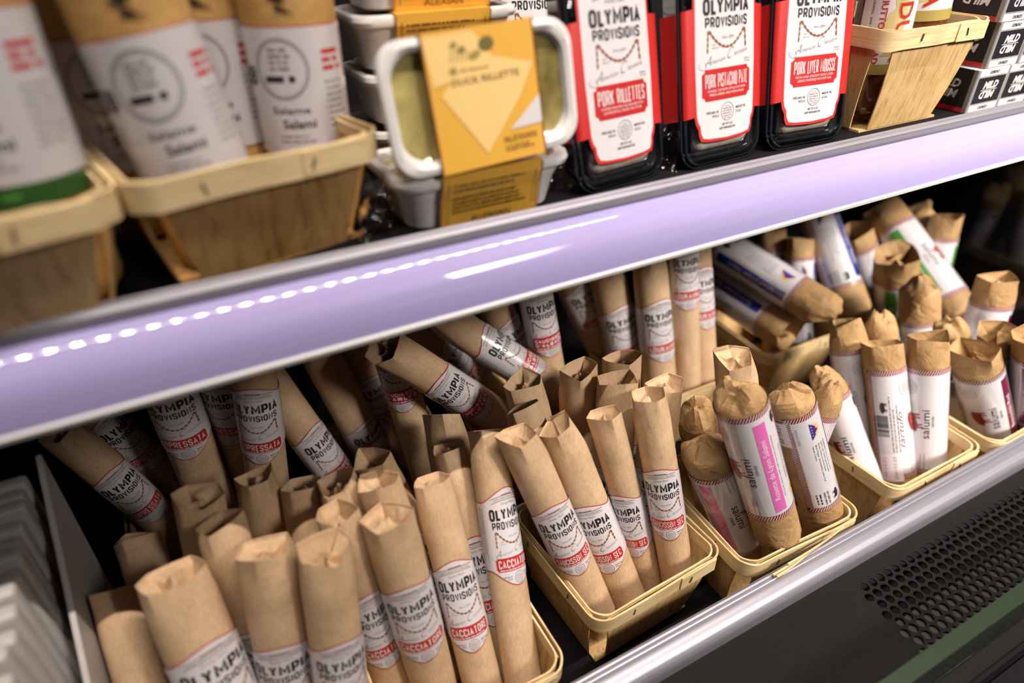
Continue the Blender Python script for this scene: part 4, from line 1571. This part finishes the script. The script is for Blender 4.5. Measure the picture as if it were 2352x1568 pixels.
def sleeve_mesh():
    w2, th = .0360, .0004
    prof = [(-.0312, -.0006), (-.0352, .0200), (-.0387, .0300), (-.0393, .0376), (.0393, .0376), (.0387, .0300), (.0352, .0200), (.0312, -.0006)]
    bm = bmesh.new()
    rows = [[bm.verts.new((x, y, z)) for y, z in prof] for x in (-w2, w2)]
    for j in range(8):
        k = (j + 1) % 8
        bm.faces.new((rows[0][j], rows[0][k], rows[1][k], rows[1][j]))
    bmesh.ops.recalc_face_normals(bm, faces=bm.faces[:])
    shell = mesh('sleeve', bm, 'mustard')
    # brown edges
    # top art: toast print, white corner, name
    t = Art()
    hw, hh = w2, .0462
    t.poly([(-hw * .80, .006), (-hw * .15, .030), (hw * .92, .018), (hw * .6, -.004), (-hw * .12, -.038)], 'mustard_light', 1)
    t.poly([(-hw * .98, .044), (-hw * .1, .044), (hw * .3, .020), (-hw * .9, .012)], 'mustard_light', .5)
    t.poly([(hw * .98, -.004), (hw * .98, -.024), (hw * .35, -.025)], 'cream_ink', 2)
    for x, y, r, q in ((.004, .0345, .0052, .0046), (-.004, .0285, .0040, .0026), (-.012, .0330, .0028, .0020), (-.017, .0365, .0022, .0015)):
        t.ellipse(x, y, r, q, 'berry' if x > 0 else 'gold', 2, 16, .5)
    for i in range(5):
        t.stroke([(-.020 + i * .003, .026), (-.016 + i * .002, .040 - i * .002)], .0008, 'gold', 2)
    t.ellipse(-.019, .0205, .0026, .0026, 'gold', 2, 16)
    t.text('All Natural', -.006, .0190, .0024, 'mustard_dark', 3, width=.018)
    t.text('DUCK RILLETTE', .001, .0110, .0044, 'mustard_dark', 3, width=.0440, bold=.01)
    t.text('ALEXIAN', .0185, -.0330, .0046, 'mustard_dark', 3, width=.0230)
    t.dashes(.008, -.0365, .022, 2, .0024, .0009, 'mustard_dark', 3, 2)
    for x in (-hw, hw - .0007):
        t.rect(x, -hh, x + .0007, hh, 'maroon', 4)
    top = t.build('sleeve_top')
    f = Art()
    for x in (-hw, hw - .0007):
        f.rect(x, -.017, x + .0007, .020, 'maroon', 2)
    f.stroke([(-.0315, -.014), (-.0315, .0155)], .0005, 'mustard_dark', 2)
    f.stroke([(.0315, -.010), (.0315, .0155)], .0005, 'mustard_dark', 2)
    f.dashes(-.028, .0125, .054, 2, .0036, .0013, 'mustard_dark', 2, 4)
    f.dashes(-.028, .0035, .054, 4, .0032, .0013, 'mustard_dark', 2, 5)
    f.text('ALEXIAN', 0, -.0155, .0052, 'mustard_dark', 2, width=.029)
    front = f.build('sleeve_front')
    # art lies in XZ facing -Y: lay it on top, and lean it on the front
    mt = Matrix.Translation((0, 0, .0378)) @ Matrix.Rotation(rad(-90), 4, 'X') @ Matrix.Diagonal((1, 1, .845, 1))
    ang = math.atan2(.0062, .0300)
    mf = Matrix.Translation((0, -.0362, .0170)) @ Matrix.Rotation(-ang * -1, 4, 'X')
    return merge('cardboard_sleeve', [(shell, ID4), (top, mt), (front, mf)])


TRAY, FILL, SLEEVE = tray_mesh(), filling_mesh(), sleeve_mesh()


def film_patch(name, sx, sz, seed):
    bm = bmesh.new()
    n = 26
    g = []
    for j in range(n + 1):
        row = []
        for i in range(n + 1):
            u, v = i / n - .5, j / n - .5
            p = Vector((u * 5 + seed, v * 5, seed * .7))
            q = 1 - .45 * abs(v) * (1 if seed % 2 else -1)
            row.append(bm.verts.new((u * sx * q, .010 * noise.noise(p) + .006 * abs(noise.noise(p * 2.3)), v * sz + .004 * noise.noise(p * 1.7))))
        g.append(row)
    for j in range(n):
        for i in range(n):
            bm.faces.new((g[j][i], g[j][i + 1], g[j + 1][i + 1], g[j + 1][i]))
    return mesh(name, bm, 'film', 60)


FILM1, FILM2 = film_patch('shrink_film', .034, .046, 3), film_patch('shrink_film', .040, .040, 6)


def rillette(loc, rot, label, film=True):
    r = root('rillette_tray', loc, label, 'food tray', 'duck rillette trays', rot)
    link('tray', TRAY, r)
    link('rillette_filling', FILL, r)
    s = link('cardboard_sleeve', SLEEVE, r)
    if film:
        link('shrink_film', FILM1, r, (.071, -.018, .022), (0, rad(18), rad(-25)))
        link('shrink_film', FILM2, r, (-.070, -.020, .012), (0, rad(-60), rad(30)))


rillette((.1840, .1580, SZ), (0, 0, rad(1)), 'white duck rillette tray with mustard sleeve lying flat, bottom one at the front')
rillette((.1825, .1580, SZ + .0735), (rad(80), rad(-3), rad(0)), 'white duck rillette tray tilted towards the camera, showing its filling and printed sleeve top', False)
for i, (z, lab) in enumerate(((0, 'lowest tray of the rear duck rillette stack, hidden behind the tilted tray'), (.0384, 'second tray up in the rear duck rillette stack'),
                              (.0768, 'third tray up in the rear duck rillette stack, just above the tilted tray'),
                              (.1152, 'topmost duck rillette tray of the rear stack, at the top edge of the photo'))):
    rillette((.2010 + .003 * (i % 2), .2620, SZ + z), (0, 0, rad(2 - i)), lab, False)


# pate packs
def pack_parts():
    hx, hz, r = .0425, .0760, .017
    bm = bmesh.new()

    def ring(o, y):
        return [(x, y, z + hz) for x, z in rrect(hx + o, hz + o, max(.004, r + o), 8)]
    loft(bm, [ring(-.012, .026), ring(-.0095, .0245), ring(-.0045, .004), ring(0, .0015), ring(.0004, .0002), ring(0, -.0008), ring(-.0022, -.0010), ring(-.0030, -.0026), ring(-.0045, -.0026),
              ring(-.0060, .0006), ring(-.0080, .0012), ring(-.0095, -.0012), ring(-.0110, -.0012), ring(-.0125, .0030), ring(-.0150, .0030)])
    bmesh.ops.recalc_face_normals(bm, faces=bm.faces[:])
    tray = mesh('tray', bm, 'black_plastic', 40)
    bm = bmesh.new()

    def ring2(o, y):
        return [(x, y + .0010 * noise.noise(Vector((x * 90, z * 90, 1))), z + hz) for x, z in rrect(hx - .0125 + o, hz - .0125 + o, max(.003, .010 + o), 8)]
    loft(bm, [ring2(0, .0030), ring2(-.001, .0000), ring2(-.004, -.0020), ring2(-.010, -.0030), ring2(-.020, -.0036)], False, True)
    bmesh.ops.recalc_face_normals(bm, faces=bm.faces[:])
    pate = mesh('pate', bm, 'pate', 60)
    bm = bmesh.new()

    def ring3(o, y):
        return [(x, y + .0012 * noise.noise(Vector((x * 70, z * 70, 4))), z + hz) for x, z in rrect(hx - .0012 + o, hz - .0012 + o, max(.003, .015 + o), 8)]
    loft(bm, [ring3(0, -.0012), ring3(-.004, -.0032), ring3(-.008, -.0040), ring3(-.016, -.0048), ring3(-.030, -.0050)], False, False)
    bmesh.ops.recalc_face_normals(bm, faces=bm.faces[:])
    film = mesh('film_cover', bm, 'film', 60)
    return tray, pate, film


def pack_card(lines, sub):
    a = Art()

    def outline(o):
        w1, w0 = .0298 - o, .0262 - o
        b, t = .0225 + o, .1490 - o
        right = [(0, b - .0020), (w0 * .7, b - .0012), (w0 - .002, b), (w0, b + .004), (w0 + .0005, b + .009), (w1 - .001, b + .0125), (w1, b + .017), (w1 + .0008, .075),
                 (w1, t - .024), (w1 - .001, t - .020), (w0 + .0005, t - .016), (w0, t - .010), (w0 - .002, t - .004), (0, t)]
        return right + [(-x, y) for x, y in right[-2:0:-1]]
    a.poly(outline(-.0020), 'red_bright', 1)
    for s in (-1, 1):
        a.poly([(s * .020, .040), (s * .0600, .036), (s * .0600, .110), (s * .020, .114)], 'red_bright', 0)
    a.poly(outline(0), 'white', 2)
    b = Art()
    butchers_mark(b, 1.16, .0985)
    name_plate(b, [lines], 0, .0600, .0500, .0225, 'red', False, .38)
    b.text(sub[0], 0, .0550, .0018, 'cream_ink', 4, width=.0400)
    b.text(sub[1], 0, .0522, .0018, 'cream_ink', 4, width=.0360)
    b.text('READY', .0220, .0750, .0015, 'grey_ink', 2)
    b.text('TO EAT', .0220, .0730, .0015, 'grey_ink', 2)
    stamp(b, 0, .0395, .0066)
    b.text('PORTLAND, OR', -.0092, .0395, .0019, 'ink', 2, width=.0120, align='R', bold=.01)
    b.text('97214', -.0092, .0365, .0019, 'ink', 2, align='R', bold=.01)
    b.text('MADE IN THE', .0092, .0405, .0019, 'ink', 2, width=.0110, align='L', bold=.01)
    b.text('U.S.A.', .0092, .0375, .0019, 'ink', 2, align='L', bold=.01)
    b.text('NET WT 6 OZ', 0, .0297, .0018, 'ink', 2, width=.0110, bold=.01)
    b.text('KEEP REFRIGERATED', 0, .0270, .0017, 'ink', 2, width=.0170, bold=.01)
    a.items += [(vs, fs, m, l + 2) for vs, fs, m, l in b.items]

    def bend(u, z):
        q = abs(u)
        if q <= .0400:
            return u, .0035 * (q / .04) ** 2
        e = q - .0400
        return math.copysign(.0400 + e * .20, u), .0035 + e * .98
    return a.build('card_sleeve', base=.0068, bend=bend, step=.004)


PT, PP, PF = pack_parts()
CARDS = {'ril': pack_card('PORK RILLETTES', ('CHOPPED PORK MEAT AND SEASONED WITH', 'QUATRE EPICES, GINGER, AND THYME')),
         'pis': pack_card('PORK PISTACHIO PATE', ('COARSE, COUNTRY-STYLE PATE WITH', 'FRESH HERBS AND PISTACHIOS')),
         'mou': pack_card('PORK LIVER MOUSSE', ('RICH AND CREAMY PORK LIVER', 'LIGHTLY SWEETENED WITH PORT WINE'))}


def pack(loc, yaw, tilt, card, label):
    r = root('pate_pack', loc, label, 'food pack', 'red-sleeved pate packs', (rad(-tilt), 0, rad(yaw)))
    link('tray', PT, r)
    link('pate', PP, r)
    link('film_cover', PF, r)
    link('card_sleeve', CARDS[card], r)
    return r


p = pack((.2985, .1330, SZ + .0005), 7, 14, 'ril', 'red-sleeved black pack of pork rillettes, next to the duck rillette trays')
link('shrink_film', FILM2, p, (.048, .004, .020), (0, rad(20), rad(-30)))
pack((.3960, .1350, SZ + .0005), 3, 13, 'pis', 'red-sleeved black pack of pork pistachio pate, middle of the three upright packs')
pack((.4870, .1330, SZ + .0005), -4, 12, 'mou', 'red-sleeved black pack of pork liver mousse, beside the pale berry basket')
pack((.3150, .2850, SZ + .0005), -8, 10, 'ril', 'dark shaded pate pack standing at the back behind the duck rillette trays')

# prosciutto spread sausages
def spread_label():
    a = Art()
    h = .045
    a.rect(-.0600, -h, .0600, h, 'white', 0)
    for x0 in (-.058, .002):
        rg = random.Random(7)
        pts = [(x0 + .019 + .004 * rg.random() * (1 if i % 2 else -1) + .004 * math.sin(i * .8), -.030 + i * .0042) for i in range(17)]
        a.poly(pts + [(x0 + .034, .040), (x0 + .034, -.030)], 'gold_pale', 1)
        a.text("'NDUJA", x0 + .0265, -.002, .0125, 'gold', 2, width=.066, rot=-PI / 2, bold=.035)
        a.text("'NDUJA", x0 + .0270, -.002, .0125, 'red', 3, width=.064, rot=-PI / 2, bold=.01)
        a.text('PROSCIUTTO SPREAD', x0 + .0130, .000, .0050, 'red', 3, width=.072, rot=-PI / 2, bold=.02)
        a.text('Pork, prosciutto, sea salt, and spices', x0 + .0060, .000, .0024, 'ink', 2, width=.068, rot=-PI / 2)
    a.dashes(-.0005, .040, .075, 3, .0022, .0009, 'ink', 2, 3, rot=-PI / 2)
    a.rect(-.0600, -h, .0600, -h + .0085, 'gold', 4)
    return a.build('label_band', R=.023, base=.0005, step=.0026)


def spread_tube():
    bm = bmesh.new()
    R, L, N = .023, .165, 64
    rings = []
    for j in range(34):
        f = j / 33
        z = .001 + L * f
        e = min(f, 1 - f) / .13
        prof = R * (math.sqrt(max(.02, 1 - (1 - e) ** 2)) if e < 1 else 1.0)
        ring = []
        for i in range(N):
            t = 2 * PI * i / N
            g = max(0, 1 - e) * .10 * math.sin(9 * t + 2 * math.sin(3 * t))
            w_ = .018 * noise.noise(Vector((math.cos(t) * 3, math.sin(t) * 3, z * 60)))
            r = prof * (1 + g + (w_ if e < 1.3 else 0))
            ring.append((r * math.cos(t), r * math.sin(t), z))
        rings.append(ring)
    loft(bm, rings)
    bmesh.ops.recalc_face_normals(bm, faces=bm.faces[:])
    return mesh('sausage_casing', bm, 'casing', 70)


NT, NL = spread_tube(), spread_label()
for loc, turn, tilt, zl, lab in (
        ((.5890, .1560, SZ + .006), 50, (-4, -2), .088, 'prosciutto spread sausage in the pale basket, second from the left, label turned sideways'),
        ((.6330, .1520, SZ + .006), 25, (-4, -1), .126, 'prosciutto spread sausage in the pale basket, third from the left'),
        ((.6600, .1920, SZ + .004), 36, (-4, 4), .136, 'rightmost prosciutto spread sausage in the pale basket, gold band and brown casing showing'),
        ((.5680, .2080, SZ + .004), -8, (-3, -1), .092, 'prosciutto spread sausage at the left back of the pale basket, in shade'),
        ((.6100, .2360, SZ + .004), -30, (-3, 0), .092, 'prosciutto spread sausage at the middle back of the pale basket')):
    r = root('spread_sausage', loc, lab, 'sausage', 'prosciutto spread sausages', (rad(tilt[0]), rad(tilt[1]), rad(turn)))
    link('sausage_casing', NT, r)
    link('label_band', NL, r, (0, 0, zl))


# black and white chorizo boxes
def chorizo_box():
    W, D, H = .0492, .090, .0398
    bm = bmesh.new()
    box(bm, 0, W, 0, D, 0, H, .0008, 2)
    body = mesh('carton', bm, 'box_white')

    def face(wd, dark_only=False):
        a = Art()
        a.rect(.0003, .0003, wd - .0003, H - .0003, 'box_white', 0)
        a.rect(.0003, .0003, .0028, H - .0003, 'box_grey', 1)
        a.rect(.0034, .0003, .0039, H - .0003, 'box_black', 1)
        a.rect(.0045, .0078, wd - .0012, .0320, 'box_black', 1)
        for y in (.0070, .0326):
            a.rect(.0045, y - .0001, wd - .0012, y + .0003, 'box_black', 1)
        c = (.0045 + wd - .0012) / 2
        a.text('MILD', c + .001, .0212, .0068, 'cream_ink', 2, width=.0230, shear=.22, bold=.035)
        a.text('MILD', c - .001, .0186, .0068, 'cream_ink', 2, width=.0230, shear=.22, bold=.035, rot=PI)
        a.rect(c - .013, .0196, c + .013, .0201, 'cream_ink', 2)
        a.text('CHORIZO', c, .0022, .0026, 'box_black', 2, width=.0150, shear=.2, bold=.03)
        a.text('CHORIZO', c, .0374, .0026, 'box_black', 2, width=.0150, shear=.2, bold=.03, rot=PI)
        return a.build('print')
    fr = face(W)
    sd = Art()
    sd.rect(.0003, .0003, D - .0003, H - .0003, 'box_black', 0)
    sd.rect(.0003, .0003, D - .0003, .0045, 'red', 1)
    sd.rect(D - .0040, .0003, D - .0003, H - .0003, 'box_grey', 1)
    for x in (.024, .064):
        sd.text('MILD', x, .0222, .0075, 'cream_ink', 2, width=.0260, shear=.22, bold=.035)
        sd.text('MILD', x, .0196, .0075, 'cream_ink', 2, width=.0260, shear=.22, bold=.035, rot=PI)
    sm = sd.build('print')
    left = Matrix.Translation((-.00005, D, 0)) @ Matrix.Rotation(rad(-90), 4, 'Z')
    return merge('chorizo_box', [(body, ID4), (fr, Matrix.Translation((0, -.00005, 0))), (sm, left)])


CB = chorizo_box()
ROWN = ('bottom', 'middle', 'top')
COLN = ('leftmost', 'second')
for r_ in range(3):
    for c in range(2):
        o = link('chorizo_box', CB, None, (.7000 + c * .0498 + (.0085 if r_ == 1 else .003 if r_ == 2 else .006 if r_ else 0), .1270 + .0006 * ((r_ + c) % 2), SZ + .0004 + r_ * .0402))
        tag(o, 'black and white mild chorizo box, %s in the %s row of the stack' % (COLN[c], ROWN[r_]), 'box', 'mild chorizo boxes')
